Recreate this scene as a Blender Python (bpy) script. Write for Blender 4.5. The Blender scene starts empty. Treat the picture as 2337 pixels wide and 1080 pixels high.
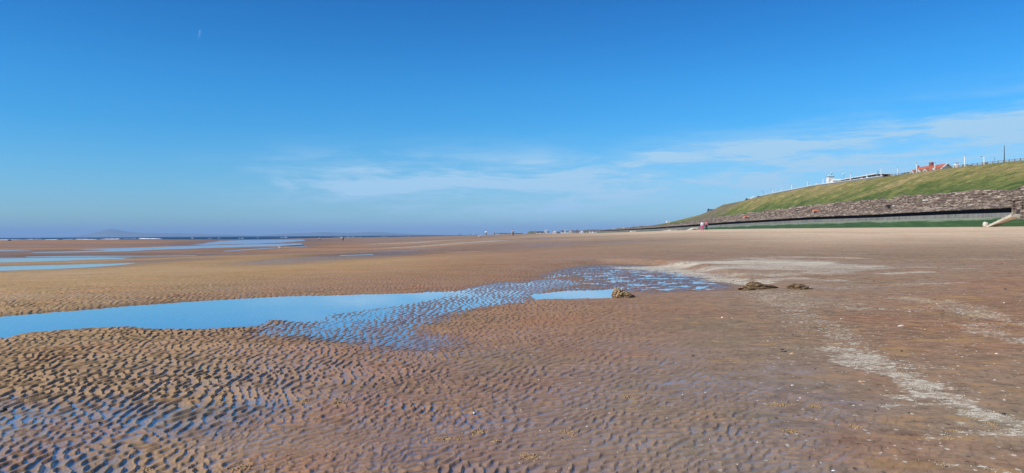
import bpy, bmesh, math, random
import numpy as np
from mathutils import Matrix, Vector
R = math.radians
S = bpy.context.scene
C = bpy.context.collection
random.seed(7)
rng = np.random.default_rng(11)

# ------------------------------------------------------------------ camera
F = 1668.0; CX = 1168.5; CY = 540.0
PITCH = 4.4 / F; ROLL = 0.0063
fw = np.array([0, math.cos(PITCH), -math.sin(PITCH)])
u0 = np.array([0, math.sin(PITCH), math.cos(PITCH)])
x0 = np.array([1.0, 0, 0])
rt = math.cos(ROLL) * x0 - math.sin(ROLL) * u0
up = math.cos(ROLL) * u0 + math.sin(ROLL) * x0
CAM = np.array([0, 0, 1.55])
cd = bpy.data.cameras.new('camera'); cam = bpy.data.objects.new('camera', cd); C.objects.link(cam)
cd.sensor_width = 36.0; cd.lens = F / 2337.0 * 36.0
cd.clip_start = 0.05; cd.clip_end = 60000
cam.matrix_world = Matrix(((rt[0], up[0], -fw[0], CAM[0]), (rt[1], up[1], -fw[1], CAM[1]),
                           (rt[2], up[2], -fw[2], CAM[2]), (0, 0, 0, 1)))
S.camera = cam

def W(px, py, D):
    """world point on the ray through photo pixel (px,py) at forward distance D"""
    a = (px - CX) / F; b = -(py - CY) / F
    d = fw + a * rt + b * up
    return CAM + d * (D / d[1])

def proj(x, y, z):
    v = np.stack([x - CAM[0], y - CAM[1], z - CAM[2]], -1)
    zf = v @ fw
    return CX + F * (v @ rt) / zf, CY - F * (v @ up) / zf

def on_plane(px, py, z):
    a = (px - CX) / F; b = -(py - CY) / F
    d = fw + a * rt + b * up
    return CAM + d * ((z - CAM[2]) / d[2])

def hor(px):
    return 535.6 - 0.0063 * (px - CX)

# ------------------------------------------------------------------ light
SUN_AZ = R(-120)      # clockwise from +Y (straight ahead); -90 is due left
SUN_EL = R(40)
sd = bpy.data.lights.new('sun', 'SUN'); sun = bpy.data.objects.new('sun', sd); C.objects.link(sun)
sd.energy = 4.8; sd.angle = R(0.53); sd.color = (1.0, 0.945, 0.86)
dirv = Vector((math.sin(SUN_AZ) * math.cos(SUN_EL), math.cos(SUN_AZ) * math.cos(SUN_EL), math.sin(SUN_EL)))
sun.rotation_euler = dirv.to_track_quat('Z', 'Y').to_euler()

S.view_settings.view_transform = 'Standard'; S.view_settings.look = 'None'
S.view_settings.exposure = 0.0; S.view_settings.gamma = 1.0; S.view_settings.use_curve_mapping = False
S.cycles.max_bounces = 8; S.cycles.volume_bounces = 1

# ------------------------------------------------------------------ node helpers
class NT:
    def __init__(s, tree):
        s.t = tree; s.n = tree.nodes; s.l = tree.links
    def add(s, typ, **kw):
        n = s.n.new(typ)
        for k, v in kw.items():
            setattr(n, k, v)
        return n
    def set(s, sock, v):
        if isinstance(v, bpy.types.NodeSocket): s.l.new(v, sock)
        elif v is not None: sock.default_value = v
    def math(s, op, a, b=None, c=None, clamp=False):
        n = s.add('ShaderNodeMath', operation=op, use_clamp=clamp)
        for i, v in enumerate((a, b, c)):
            if v is not None: s.set(n.inputs[i], v)
        return n.outputs[0]
    def mix(s, fac, a, b, mode='MIX'):
        n = s.add('ShaderNodeMix', data_type='RGBA', blend_type=mode)
        s.set(n.inputs[0], fac); s.set(n.inputs[6], rgba(a)); s.set(n.inputs[7], rgba(b))
        return n.outputs[2]
    def mixf(s, fac, a, b):
        n = s.add('ShaderNodeMix', data_type='FLOAT')
        s.set(n.inputs[0], fac); s.set(n.inputs[2], a); s.set(n.inputs[3], b)
        return n.outputs[0]
    def noise(s, vec, scale, detail=4, rough=.55, dist=0.0, lac=2.0):
        n = s.add('ShaderNodeTexNoise')
        if vec is not None: s.l.new(vec, n.inputs['Vector'])
        n.inputs['Scale'].default_value = scale; n.inputs['Detail'].default_value = detail
        n.inputs['Roughness'].default_value = rough; n.inputs['Distortion'].default_value = dist
        return n.outputs['Fac']
    def vor(s, vec, scale, feature='F1', out='Distance'):
        n = s.add('ShaderNodeTexVoronoi', feature=feature)
        if vec is not None: s.l.new(vec, n.inputs['Vector'])
        n.inputs['Scale'].default_value = scale
        return n.outputs[out]
    def ramp(s, fac, stops, interp='LINEAR'):
        n = s.add('ShaderNodeValToRGB'); cr = n.color_ramp; cr.interpolation = interp
        while len(cr.elements) < len(stops): cr.elements.new(0.5)
        for e, (p, c) in zip(cr.elements, stops):
            e.position = p; e.color = rgba(c)
        s.set(n.inputs[0], fac)
        return n.outputs[0]
    def smooth(s, v, a, b):
        n = s.add('ShaderNodeMapRange', interpolation_type='SMOOTHSTEP')
        s.set(n.inputs[0], v); n.inputs[1].default_value = a; n.inputs[2].default_value = b
        return n.outputs[0]
    def map(s, vec, scale=(1, 1, 1), rot=(0, 0, 0), loc=(0, 0, 0)):
        n = s.add('ShaderNodeMapping'); s.l.new(vec, n.inputs[0])
        n.inputs['Scale'].default_value = scale; n.inputs['Rotation'].default_value = rot; n.inputs['Location'].default_value = loc
        return n.outputs[0]
    def geo(s, out='Position'):
        return s.add('ShaderNodeNewGeometry').outputs[out]
    def obj(s, out='Object'):
        return s.add('ShaderNodeTexCoord').outputs[out]
    def attr(s, name, out='Fac'):
        n = s.add('ShaderNodeAttribute'); n.attribute_name = name
        return n.outputs[out]
    def bump(s, h, strength=.5, dist=.01, normal=None):
        n = s.add('ShaderNodeBump'); n.inputs['Strength'].default_value = strength; n.inputs['Distance'].default_value = dist
        s.l.new(h, n.inputs['Height'])
        if normal is not None: s.l.new(normal, n.inputs['Normal'])
        return n.outputs[0]

def rgba(c):
    if isinstance(c, bpy.types.NodeSocket): return c
    if isinstance(c, (int, float)): return (c, c, c, 1)
    return tuple(c) + (1,) if len(c) == 3 else c

def lin(r, g, b):
    f = lambda v: (v / 255 / 12.92) if v / 255 <= .04045 else ((v / 255 + .055) / 1.055) ** 2.4
    return (f(r), f(g), f(b))

def mat(name, col=None, rough=.7, spec=.4, fn=None):
    m = bpy.data.materials.new(name); m.use_nodes = True
    t = NT(m.node_tree); p = m.node_tree.nodes['Principled BSDF']
    p.inputs['Roughness'].default_value = rough; p.inputs['Specular IOR Level'].default_value = spec
    if col is not None: p.inputs['Base Color'].default_value = rgba(col)
    if fn: fn(t, p)
    return m

def varied(name, col, var=.25, scale=6.0, rough=.75, spec=.3, dark=None, bump=0.0):
    """a colour with uneven weathering"""
    def fn(t, p):
        g = t.obj()
        n = t.noise(g, scale, 6, .6); n2 = t.noise(g, scale * .17, 3, .5)
        a = tuple(c * (1 - var) for c in col) if dark is None else dark
        b = tuple(min(1, c * (1 + var * .6)) for c in col)
        f = t.math('ADD', t.math('MULTIPLY', n, .6), t.math('MULTIPLY', n2, .4))
        t.set(p.inputs['Base Color'], t.ramp(f, [(.32, a), (.68, b)]))
        if bump: t.set(p.inputs['Normal'], t.bump(n, .6, bump))
    return mat(name, None, rough, spec, fn)

# ------------------------------------------------------------------ world
SKY_STRENGTH = 0.1
w = bpy.data.worlds.new('World'); S.world = w; w.use_nodes = True
t = NT(w.node_tree); bg = w.node_tree.nodes['Background']
sky = t.add('ShaderNodeTexSky'); sky.sky_type = 'NISHITA'; sky.sun_disc = False
sky.sun_elevation = SUN_EL; sky.sun_rotation = SUN_AZ
sky.altitude = 0; sky.air_density = 1.0; sky.dust_density = SKY_DUST if 'SKY_DUST' in globals() else 0.6; sky.ozone_density = 2.0
tc = t.obj('Generated')
sep = t.add('ShaderNodeSeparateXYZ'); t.l.new(tc, sep.inputs[0])
X, Y, Z = sep.outputs
skycol = sky.outputs[0]
SKY_RAMP = None
RAMP = [(0.0, (.62, 1.02, 1.46)), (.0124, (.64, 1.06, 1.52)), (.0274, (.62, 1.07, 1.56)), (.045, (.57, 1.01, 1.58)), (.081, (.44, .98, 1.55)),
        (.14, (.251, .925, 1.549)), (.197, (.19, .88, 1.558)), (.253, (.137, .765, 1.461)), (.303, (.111, .676, 1.369)), (.42, (.11, .60, 1.20)), (.7, (.22, .62, 1.1)), (1.0, (.35, .68, 1.05))]
ratio = t.ramp(Z, [(p, tuple(v / 1.6 for v in c)) for p, c in RAMP])
skycol = t.mix(1.0, t.mix(1.0, skycol, ratio, 'MULTIPLY'), (1.46, 1.60, 1.52), 'MULTIPLY')
# wisps of high cloud in the clear sky
az = t.math('ARCTAN2', X, Y)                       # 0 straight ahead, + to the right
el = t.math('ARCSINE', Z)
cv = t.add('ShaderNodeCombineXYZ')
t.set(cv.inputs[0], az); t.set(cv.inputs[1], el)
uv = cv.outputs[0]
wisp = t.noise(t.map(uv, (1, 6.5, 1), (0, 0, R(-9)), (3.1, .7, 0)), 5.5, 12, .70, .35)
wisp2 = t.noise(t.map(uv, (1, 9, 1), (0, 0, R(-4)), (7.3, .1, 0)), 9, 8, .6, .3)
big = t.noise(t.map(uv, (1, 3.0, 1), (0, 0, R(-6)), (1.3, 4.4, 0)), 2.4, 3, .5)
def bump1(v, c, wd):                               # smooth hump
    d = t.math('DIVIDE', t.math('SUBTRACT', v, c), wd)
    return t.math('EXPONENT', t.math('MULTIPLY', t.math('MULTIPLY', d, d), -1.0))
# band: rises to the right; centre elevation as a function of azimuth
cen = t.math('ADD', t.math('MULTIPLY', t.math('MAXIMUM', t.math('SUBTRACT', az, .1), 0.0), .09), .070)
band = bump1(t.math('SUBTRACT', el, cen), -.004, .038)
azm = t.math('MULTIPLY', t.smooth(az, -.46, -.16), t.smooth(az, 1.5, .9))
cl = t.math('MULTIPLY', t.math('MULTIPLY', band, azm), t.math('ADD', t.math('MULTIPLY', t.smooth(wisp, .42, .62), 1.15), t.math('MULTIPLY', t.smooth(wisp2, .45, .68), .5)))
st_c = t.math('ADD', .104, t.math('MULTIPLY', t.math('SUBTRACT', az, .16), .062))
wf = t.noise(t.map(uv, (1, 11, 1), (0, 0, 0), (2.2, 5.1, 0)), 7, 10, .68, .35)
st = t.math('MULTIPLY', t.math('MULTIPLY', bump1(t.math('SUBTRACT', el, st_c), t.math('MULTIPLY', t.math('SUBTRACT', big, .5), .05), .013), t.math('MULTIPLY', t.smooth(az, .10, .30), t.smooth(az, 1.5, .9))), t.math('ADD', .15, t.math('MULTIPLY', t.smooth(wf, .42, .62), 1.1)))
cl = t.math('ADD', cl, t.math('MULTIPLY', st, 1.0))
cl = t.math('MULTIPLY', cl, t.math('ADD', .35, t.math('MULTIPLY', big, 1.1)), clamp=True)
veil = t.math('MULTIPLY', t.math('MULTIPLY', bump1(el, .05, .055), azm), t.math('ADD', .17, t.math('MULTIPLY', t.smooth(az, 0.0, .6), .16)))
cl = t.math('ADD', t.math('MULTIPLY', cl, 1.1), veil, clamp=True)
CLOUD = (3.9, 6.5, 8.9)
col = t.mix(cl, skycol, CLOUD)
# short faint contrail
ct = W(455, 80, 1.0) - CAM; ct = ct / np.linalg.norm(ct)
ca = math.atan2(ct[0], ct[1]); ce = math.asin(ct[2])
tilt = t.math('ADD', t.math('SUBTRACT', az, ca), t.math('MULTIPLY', t.math('SUBTRACT', el, ce), -.12))
trail = t.math('MULTIPLY', bump1(tilt, 0.0, .0009), t.math('MULTIPLY', t.smooth(el, ce - .0065, ce + .003), t.smooth(el, ce + .0068, ce + .0045)))
col = t.mix(t.math('MULTIPLY', trail, .3), col, CLOUD)
t.l.new(col, bg.inputs[0]); bg.inputs[1].default_value = SKY_STRENGTH

# ------------------------------------------------------------------ numpy noise
_perm = rng.permutation(4096); _grad = rng.uniform(0, 2 * np.pi, 4096)
_gx = np.cos(_grad); _gy = np.sin(_grad)
def perlin(x, y, seed=0):
    xi = np.floor(x).astype(np.int64); yi = np.floor(y).astype(np.int64)
    xf = x - xi; yf = y - yi
    u = xf * xf * xf * (xf * (xf * 6 - 15) + 10); v = yf * yf * yf * (yf * (yf * 6 - 15) + 10)
    def g(ix, iy, dx, dy):
        h = _perm[(_perm[(ix + seed * 131) & 4095] + iy) & 4095]
        return _gx[h] * dx + _gy[h] * dy
    a = g(xi, yi, xf, yf); b = g(xi + 1, yi, xf - 1, yf)
    c = g(xi, yi + 1, xf, yf - 1); d = g(xi + 1, yi + 1, xf - 1, yf - 1)
    return ((a + u * (b - a)) + v * ((c + u * (d - c)) - (a + u * (b - a)))) * 1.5
def fbm(x, y, o=4, seed=0, g=.5):
    s = 0; a = 1
    for i in range(o):
        s = s + a * perlin(x * 2 ** i + 17.3 * i, y * 2 ** i - 9.1 * i, seed + i); a *= g
    return s
def sstep(v, a, b):
    q = np.clip((v - a) / (b - a), 0, 1); return q * q * (3 - 2 * q)

# ------------------------------------------------------------------ object helpers
def link(name, me, m=None, parent=None):
    o = bpy.data.objects.new(name, me); C.objects.link(o)
    if m is not None and me is not None: me.materials.append(m)
    if parent is not None: o.parent = parent
    return o
def tag(o, label=None, cat=None, group=None, kind=None):
    if label: o['label'] = label
    if cat: o['category'] = cat
    if group: o['group'] = group
    if kind: o['kind'] = kind
    return o
def thing(name, label, cat, loc=(0, 0, 0), rz=0, group=None):
    o = bpy.data.objects.new(name, None); C.objects.link(o)
    o.location = tuple(float(v) for v in loc); o.rotation_euler = (0, 0, rz); o.empty_display_size = .1
    return tag(o, label, cat, group)
def grid_mesh(name, P, faces_mask=None, closed=False, smooth=True):
    """P: (n,m,3) array"""
    n, m = P.shape[:2]
    idx = np.arange(n * m).reshape(n, m)
    if closed: idx = np.concatenate([idx, idx[:, :1]], 1)
    a = idx[:-1, :-1]; b = idx[:-1, 1:]; c = idx[1:, 1:]; d = idx[1:, :-1]
    q = np.stack([a, b, c, d], -1)
    q = q[faces_mask] if faces_mask is not None else q.reshape(-1, 4)
    q = q.reshape(-1, 4)
    me = bpy.data.meshes.new(name)
    me.vertices.add(n * m); me.vertices.foreach_set('co', P.reshape(-1).astype(np.float32))
    me.loops.add(len(q) * 4); me.loops.foreach_set('vertex_index', q.reshape(-1).astype(np.int32))
    me.polygons.add(len(q)); me.polygons.foreach_set('loop_start', np.arange(0, len(q) * 4, 4, dtype=np.int32))
    me.update(calc_edges=True); me.validate()
    if smooth: me.shade_smooth()
    return me
def raw_mesh(name, V, Fc, smooth=False):
    me = bpy.data.meshes.new(name); me.from_pydata([tuple(map(float, v)) for v in V], [], Fc); me.update()
    if smooth: me.shade_smooth()
    return me
def add_attr(me, name, v):
    a = me.attributes.new(name, 'FLOAT', 'POINT'); a.data.foreach_set('value', v.reshape(-1).astype(np.float32))
def add_col(me, name, v):
    a = me.attributes.new(name, 'FLOAT_COLOR', 'POINT')
    c = np.concatenate([v.reshape(-1, 3), np.ones((v.size // 3, 1))], 1)
    a.data.foreach_set('color', c.reshape(-1).astype(np.float32))
class MB:
    """collects simple solids into one mesh"""
    def __init__(s): s.v = []; s.f = []
    def add(s, V, Fc):
        o = len(s.v); s.v += [tuple(map(float, p)) for p in V]; s.f += [tuple(i + o for i in f) for f in Fc]
    def box(s, a, b, M=None):
        x0, y0, z0 = a; x1, y1, z1 = b
        V = [(x0, y0, z0), (x1, y0, z0), (x1, y1, z0), (x0, y1, z0), (x0, y0, z1), (x1, y0, z1), (x1, y1, z1), (x0, y1, z1)]
        if M is not None: V = [tuple(M @ Vector(p)) for p in V]
        s.add(V, [(0, 3, 2, 1), (4, 5, 6, 7), (0, 1, 5, 4), (1, 2, 6, 5), (2, 3, 7, 6), (3, 0, 4, 7)])
    def tube(s, pts, rad, n=8):
        pts = [Vector(p) for p in pts]; rings = []
        if not hasattr(rad, '__len__'): rad = [rad] * len(pts)
        for i, p in enumerate(pts):
            d = (pts[min(i + 1, len(pts) - 1)] - pts[max(i - 1, 0)]).normalized()
            a = d.orthogonal().normalized(); b = d.cross(a)
            rings.append([p + (a * math.cos(2 * math.pi * k / n) + b * math.sin(2 * math.pi * k / n)) * rad[i] for k in range(n)])
        V = [q for r_ in rings for q in r_]; Fc = []
        for i in range(len(pts) - 1):
            for k in range(n):
                Fc.append((i * n + k, i * n + (k + 1) % n, (i + 1) * n + (k + 1) % n, (i + 1) * n + k))
        Fc.append(tuple(range(n))[::-1]); Fc.append(tuple((len(pts) - 1) * n + k for k in range(n)))
        s.add(V, Fc)
    def ell(s, c, r, n=10, M=None):
        V = []; Fc = []
        for i in range(n + 1):
            th = math.pi * i / n
            for k in range(n):
                ph = 2 * math.pi * k / n
                p = Vector((r[0] * math.sin(th) * math.cos(ph), r[1] * math.sin(th) * math.sin(ph), r[2] * math.cos(th)))
                if M is not None: p = M @ p
                V.append((p.x + c[0], p.y + c[1], p.z + c[2]))
        for i in range(n):
            for k in range(n):
                Fc.append((i * n + k, (i + 1) * n + k, (i + 1) * n + (k + 1) % n, i * n + (k + 1) % n))
        s.add(V, Fc)
    def build(s, name, m, parent=None, smooth=False):
        me = raw_mesh(name, s.v, s.f, smooth)
        bm = bmesh.new(); bm.from_mesh(me); bmesh.ops.remove_doubles(bm, verts=bm.verts, dist=1e-5)
        bmesh.ops.recalc_face_normals(bm, faces=bm.faces); bm.to_mesh(me); bm.free()
        return link(name, me, m, parent)
# ------------------------------------------------------------------ the beach
TPX = [-400, 0, 300, 600, 780, 900, 1044, 1170, 1400, 1605, 1800, 2337, 2900]
TD = [4, 12, 20, 35, 60, 100, 180, 300, 500, 900, 1500, 3200]
TZ = np.array([
 [0, 0, .06, -.15, -.30, -.45, -.75, -.95, -1.25, -1.7, -2.3, -4],
 [0, 0, .06, -.18, -.32, -.45, -.62, -.85, -1.2, -1.65, -2.3, -4],
 [0, 0, .06, -.15, -.32, -.45, -.60, -.80, -1.1, -1.65, -2.4, -4],
 [0, 0, 0, -.10, -.25, -.40, -.55, -.72, -1.0, -2.3, -3, -4],
 [0, 0, 0, -.05, -.15, -.28, -.45, -.65, -.75, -1.2, -2.1, -4],
 [0, 0, 0, .0, -.08, -.15, -.18, -.22, -.5, -1.05, -1.9, -4],
 [0, 0, 0, .03, .1, .2, .5, .8, .72, .5, 0, -2],
 [0, 0, 0, .06, .2, .6, 1.45, 1.62, 1.6, 1.8, 3.2, 4],
 [0, 0, .03, .15, .5, 1.15, 1.75, 2.1, 2.4, 3.1, 3.8, 4],
 [0, 0, .05, .25, .75, 1.55, 2.5, 3.1, 4.05, 4.2, 4.2, 4.2],
 [0, 0, .05, .25, .75, 1.5, 2.6, 3.35, 4.0, 4.2, 4.2, 4.2],
 [0, 0, .05, .25, .72, 1.45, 2.72, 3.5, 4.0, 4.2, 4.2, 4.2],
 [0, 0, .05, .25, .72, 1.5, 2.8, 3.5, 4.0, 4.2, 4.2, 4.2]], float)
_lx = np.linspace(-400, 2900, 331); _ly = np.linspace(math.log(4), math.log(3200), 300)
_a = np.array([np.interp(_ly, np.log(TD), row) for row in TZ])
_zt = np.array([np.interp(_lx, TPX, _a[:, j]) for j in range(len(_ly))]).T
def _blur(a, s, ax):
    k = np.arange(-3 * s, 3 * s + 1); kw = np.exp(-.5 * (k / s) ** 2); kw /= kw.sum()
    pad = [(0, 0), (0, 0)]; pad[ax] = (3 * s, 3 * s)
    p = np.pad(a, pad, mode='edge')
    return np.apply_along_axis(lambda v: np.convolve(v, kw, 'valid'), ax, p)
_zt = _blur(_blur(_zt, 6, 0), 7, 1)
def table(tt, px, D):
    fx = np.clip((px + 400) / 10, 0, 329.999); fy = np.clip((np.log(np.maximum(D, 1e-3)) - _ly[0]) / (_ly[1] - _ly[0]), 0, 298.999)
    i = fx.astype(int); j = fy.astype(int); u = fx - i; v = fy - j
    return (tt[i, j] * (1 - u) + tt[i + 1, j] * u) * (1 - v) + (tt[i, j + 1] * (1 - u) + tt[i + 1, j + 1] * u) * v
def polar(x, y):
    r = np.hypot(x, y); th = np.clip(np.arctan2(x, y), -R(45), R(45))
    return CX + F * np.tan(th), r * np.cos(th)

def sdf(poly, x, y):
    """signed distance to polygon, positive inside"""
    d = np.full(x.shape, 1e9); ins = np.zeros(x.shape, bool); n = len(poly)
    for i in range(n):
        ax, ay = poly[i]; bx, by = poly[(i + 1) % n]
        ex, ey = bx - ax, by - ay; wx, wy = x - ax, y - ay
        h = np.clip((wx * ex + wy * ey) / (ex * ex + ey * ey + 1e-12), 0, 1)
        d = np.minimum(d, np.hypot(wx - ex * h, wy - ey * h))
        c = ((ay > y) != (by > y)) & (x < (bx - ax) * (y - ay) / ((by - ay) if by != ay else 1e-12) + ax)
        ins ^= c
    return np.where(ins, d, -d)
def linepoly(line, x, y):
    d = np.full(x.shape, 1e9)
    for i in range(len(line) - 1):
        ax, ay = line[i]; bx, by = line[i + 1]
        ex, ey = bx - ax, by - ay
        h = np.clip(((x - ax) * ex + (y - ay) * ey) / (ex * ex + ey * ey + 1e-12), 0, 1)
        d = np.minimum(d, np.hypot(x - ax - ex * h, y - ay - ey * h))
    return d
def wpoly(pts, L):
    return [tuple(on_plane(a, b, L)[:2]) for a, b in pts]

# water bodies: outline seen in the photograph, laid on their own level
POOL = [(-420, 735), (-200, 741), (0, 722), (130, 711), (300, 697), (470, 686), (650, 678), (800, 674), (900, 672), (985, 670),
        (960, 681), (890, 693), (820, 704), (720, 715), (690, 729), (600, 726), (570, 742), (470, 749), (380, 748),
        (300, 743), (160, 750), (50, 758), (0, 768), (-200, 795), (-420, 825)]
POOL2 = [(1222, 673), (1290, 665), (1340, 663), (1402, 662), (1416, 664), (1418, 676), (1398, 682), (1290, 683), (1228, 683)]
BROKEN = [(560, 745), (640, 735), (720, 716), (820, 703), (880, 690), (900, 671), (1000, 663), (1120, 648), (1290, 632), (1350, 645), (1240, 668), (1225, 690), (1130, 706), (1010, 722), (1000, 745), (1010, 772), (980, 800), (880, 800), (760, 792), (640, 775)]
SHEEN = [(1180, 640), (1260, 612), (1380, 602), (1480, 606), (1560, 616), (1640, 634), (1705, 652), (1690, 664), (1600, 668), (1480, 674), (1440, 668), (1250, 668), (1150, 664)]
CORNER = [(-400, 900), (0, 905), (160, 908), (330, 915), (420, 930), (600, 905), (700, 915), (640, 960), (500, 1000), (300, 1010), (380, 1100), (200, 1200), (-600, 1300)]
FAR = [  # polygons, level, bank width
 ('B', [(128, 583.4), (165, 581.4), (240, 580), (321, 579.3), (328, 580.2), (240, 582), (160, 584)], -.42, 3),
 ('C', [(-420, 594), (0, 590.6), (100, 589), (210, 588.3), (306, 590.2), (290, 591.6), (200, 594.2), (100, 598.3), (0, 600.6), (-420, 611)], -.32, 2.5),
 ('D', [(-420, 615), (0, 608), (130, 604.4), (250, 601), (300, 598.3), (380, 596.5), (455, 594), (456, 594.8), (360, 599.6), (320, 602), (250, 608), (120, 614.8), (0, 618.4), (-420, 640)], -.26, 2.2),
 ('A', [(40, 576), (180, 569.8), (308, 566.2), (400, 563.2), (500, 560), (600, 557.2), (665, 556), (665, 559), (600, 562.2), (540, 565.2), (462, 567.2), (400, 571.8), (308, 573.6), (154, 576.4), (60, 577.6)], -.5, 6),
 ('S', [(-300, 584.2), (0, 583.4), (45, 584.4), (0, 585.4), (-300, 586.6)], -.44, 2.5),
 ('T', [(60, 585.6), (200, 583.8), (330, 584.0), (448, 582.6), (449, 583.8), (330, 585.2), (200, 586.2), (60, 587)], -.40, 2.5),
 ('U', [(-300, 573.2), (0, 571.8), (60, 572.6), (0, 573.6), (-300, 575.4)], -.5, 4),
 ('L', [(448, 558.2), (492, 552.0), (505, 550.0), (560, 548.0), (690, 546.8), (697, 549.8), (640, 554.0), (572, 556.4), (517, 557.2), (470, 559.0)], -.85, 14),
 ('E', [(600, 597.5), (690, 591.5), (775, 584), (860, 579.5), (925, 576.6), (928, 578), (870, 584), (790, 589), (700, 595), (620, 600.5)], -.12, 3),
 ('N', [(775, 582.8), (850, 580.3), (850, 581.5), (775, 584)], -.12, 3),
 ('V', [(510, 573), (600, 566.6), (700, 562.3), (700, 563.2), (600, 568), (510, 574.2)], -.4, 3),
]
poolW = wpoly(POOL, 0); pool2W = wpoly(POOL2, 0); brokW = wpoly(BROKEN, 0); sheenW = wpoly(SHEEN, 0); cornW = wpoly(CORNER, 0)
farW = [(k, wpoly(p, L), L, b) for k, p, L, b in FAR]

def base_z(x, y):
    px, D = polar(x, y)
    z = table(_zt, px, D)
    z = z + (0.035 * fbm(x * .03, y * .03, 3, 5) * sstep(np.hypot(x, y), 25, 90))
    return z
def ground(x, y, fine=False):
    """height of the smooth sand, with its pools"""
    z = base_z(x, y)
    for k, P, L, bw in farW:
        if k in 'E': continue
        xs = [p[0] for p in P]; ys = [p[1] for p in P]; mg = bw * 9
        sel = (x > min(xs) - mg) & (x < max(xs) + mg) & (y > min(ys) - mg) & (y < max(ys) + mg)
        if not sel.any(): continue
        wob = fbm(x[sel] * .8 / bw, y[sel] * .8 / bw, 3, 9) * bw * .12
        d = sdf(P, x[sel], y[sel]) + wob * (0.35 if k in 'BSTUVN' else 1)
        tgt = L + np.where(d > 0, -.06 * sstep(d, 0, bw * .4) - .012, .03 * sstep(-d, 0, bw) )
        wt = 1 - sstep(-d, bw * .5, mg * .85)
        z[sel] = z[sel] * (1 - wt) + tgt * wt
    return z

# Cosine bank -> short broken crests, steep on the landward (right) side
NW = 44
_ang = rng.normal(0, R(22), NW); _lam = rng.lognormal(math.log(.104), .21, NW)
_k = 2 * np.pi / _lam; _ph = rng.uniform(0, 2 * np.pi, NW)
def ripples(x, y, a0=.55, kz=.065):
    wx = x + .10 * perlin(x * 1.1, y * 1.1, 21) + .03 * perlin(x * 3.7, y * 3.7, 22)
    wy = y + .12 * perlin(x * .9, y * .9, 23) + .03 * perlin(x * 3.1, y * 3.1, 24)
    # bend the ripple trend: crests swing round from the left of the beach to the right
    yc = 18 * np.tanh(wy / 18); sc = np.exp(-kz * (yc - 7)) / kz; ph_ = a0 + kz * wx
    wx, wy = sc * np.sin(ph_), -sc * np.cos(ph_)
    c = np.zeros(x.shape); s = np.zeros(x.shape)
    for i in range(NW):
        th = _k[i] * (wx * math.cos(_ang[i]) + wy * math.sin(_ang[i]) ) + _ph[i]
        c += np.cos(th); s += np.sin(th)
    n = math.sqrt(NW / 2); c /= n; s /= n
    A = np.sqrt(c * c + s * s) + 1e-6
    s2 = 2 * s * c / A ** 2; s3 = (3 * s * c * c - s ** 3) / A ** 3
    h = -(s / A + .5 * s2 + .28 * s3)
    return h * A / (A + .22) * .92          # about -1.3 .. 1.3
AMP_PX = [-400, 680, 1040, 1340, 1540, 1700, 1860, 2040, 2900]
AMP = {590: [.3, .3, .3, .25, .2, .12, .06, .05, .05], 640: [.6, .7, .75, .75, .3, .15, .08, .06, .06], 690: [1, 1, 1, .8, .45, .18, .08, .06, .06],
       800: [1, 1, .95, .7, .45, .3, .14, .08, .06], 950: [1, 1, 1, .95, .8, .55, .34, .20, .10], 1080: [1.05, 1.05, 1.05, 1.0, .9, .75, .5, .3, .14]}
def amp_map(px, py):
    ks = sorted(AMP); vals = [np.interp(px, AMP_PX, AMP[k]) for k in ks]
    out = vals[0] * np.ones(px.shape)
    for a, b, va, vb in zip(ks[:-1], ks[1:], vals[:-1], vals[1:]):
        q = sstep(py, a, b); out = np.where(py > a, va * (1 - q) + vb * q, out)
    return out

# polar grid: fine where the photograph looks
tt = np.tan(R(36.5)); dense = np.arctan(np.linspace(-tt, tt, 1500))
side = np.concatenate([np.linspace(R(36.5), R(60), 45)[1:], np.linspace(R(60), R(180), 40)[1:]])
ang = np.concatenate([-side[::-1][1:], dense, side]); ang = ang[:-1] if abs(ang[-1] - ang[0]) > 2 * math.pi - 1e-4 else ang
rad = [.25, .8, 1.5, 2.3, 3.0, 3.5, 3.9]
r_ = 4.2
while r_ < 3200:
    st = .0215 if r_ < 9 else .0215 * (r_ / 9) ** 1.28
    rad.append(r_); r_ += st
rad = np.array(rad)
TH, RR = np.meshgrid(ang, rad)
gx = RR * np.sin(TH); gy = RR * np.cos(TH)
gz = ground(gx.ravel(), gy.ravel()).reshape(gx.shape)
pxp, Dp = polar(gx, gy)
pyp = hor(pxp) + (CAM[2] - gz) * F / np.maximum(Dp, .5)
NEAR = RR < 60
xn = gx[NEAR]; yn = gy[NEAR]; pxn = pxp[NEAR]; pyn = pyp[NEAR]
amp = amp_map(pxn, pyn) * (1 - sstep(RR[NEAR], 42, 60))
patch = np.clip(1 + .45 * fbm(xn * .45, yn * .45, 3, 31), .55, 1.3)
wb = sstep(xn + .28 * (6.5 - yn) + 1.1 * fbm(xn * .5, yn * .4, 3, 35), -2.6, -.2)
rip = ripples(xn, yn, .02, .028) * np.sqrt(1 - wb) + ripples(xn, yn, .86, .085) * np.sqrt(wb)
dp = sdf(poolW, xn, yn); dp2 = sdf(pool2W, xn, yn); db = sdf(brokW, xn, yn); ds = sdf(sheenW, xn, yn); dc = sdf(cornW, xn, yn)
edge = fbm(xn * .9, yn * .35, 4, 41)
off = np.full(xn.shape, .030)
mb = sstep(db + edge * .5, -.5, .5); off = off * (1 - mb) + mb * (.0052 + .0062 * sstep(-dp, .4, 3.6) + .006 * edge)
mc = sstep(dc + edge * .35, -.5, .5) * (1 - mb); mq = (sstep(RR[NEAR], 10.5, 6) * sstep(1550 - np.abs(pxn - 800) * 1.0, 700, 1100)) * (1 - mb); off = off * (1 - mq) + mq * (.0138 + .006 * edge)
off = off * (1 - mc) + mc * (.0122 + .006 * edge)
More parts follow.
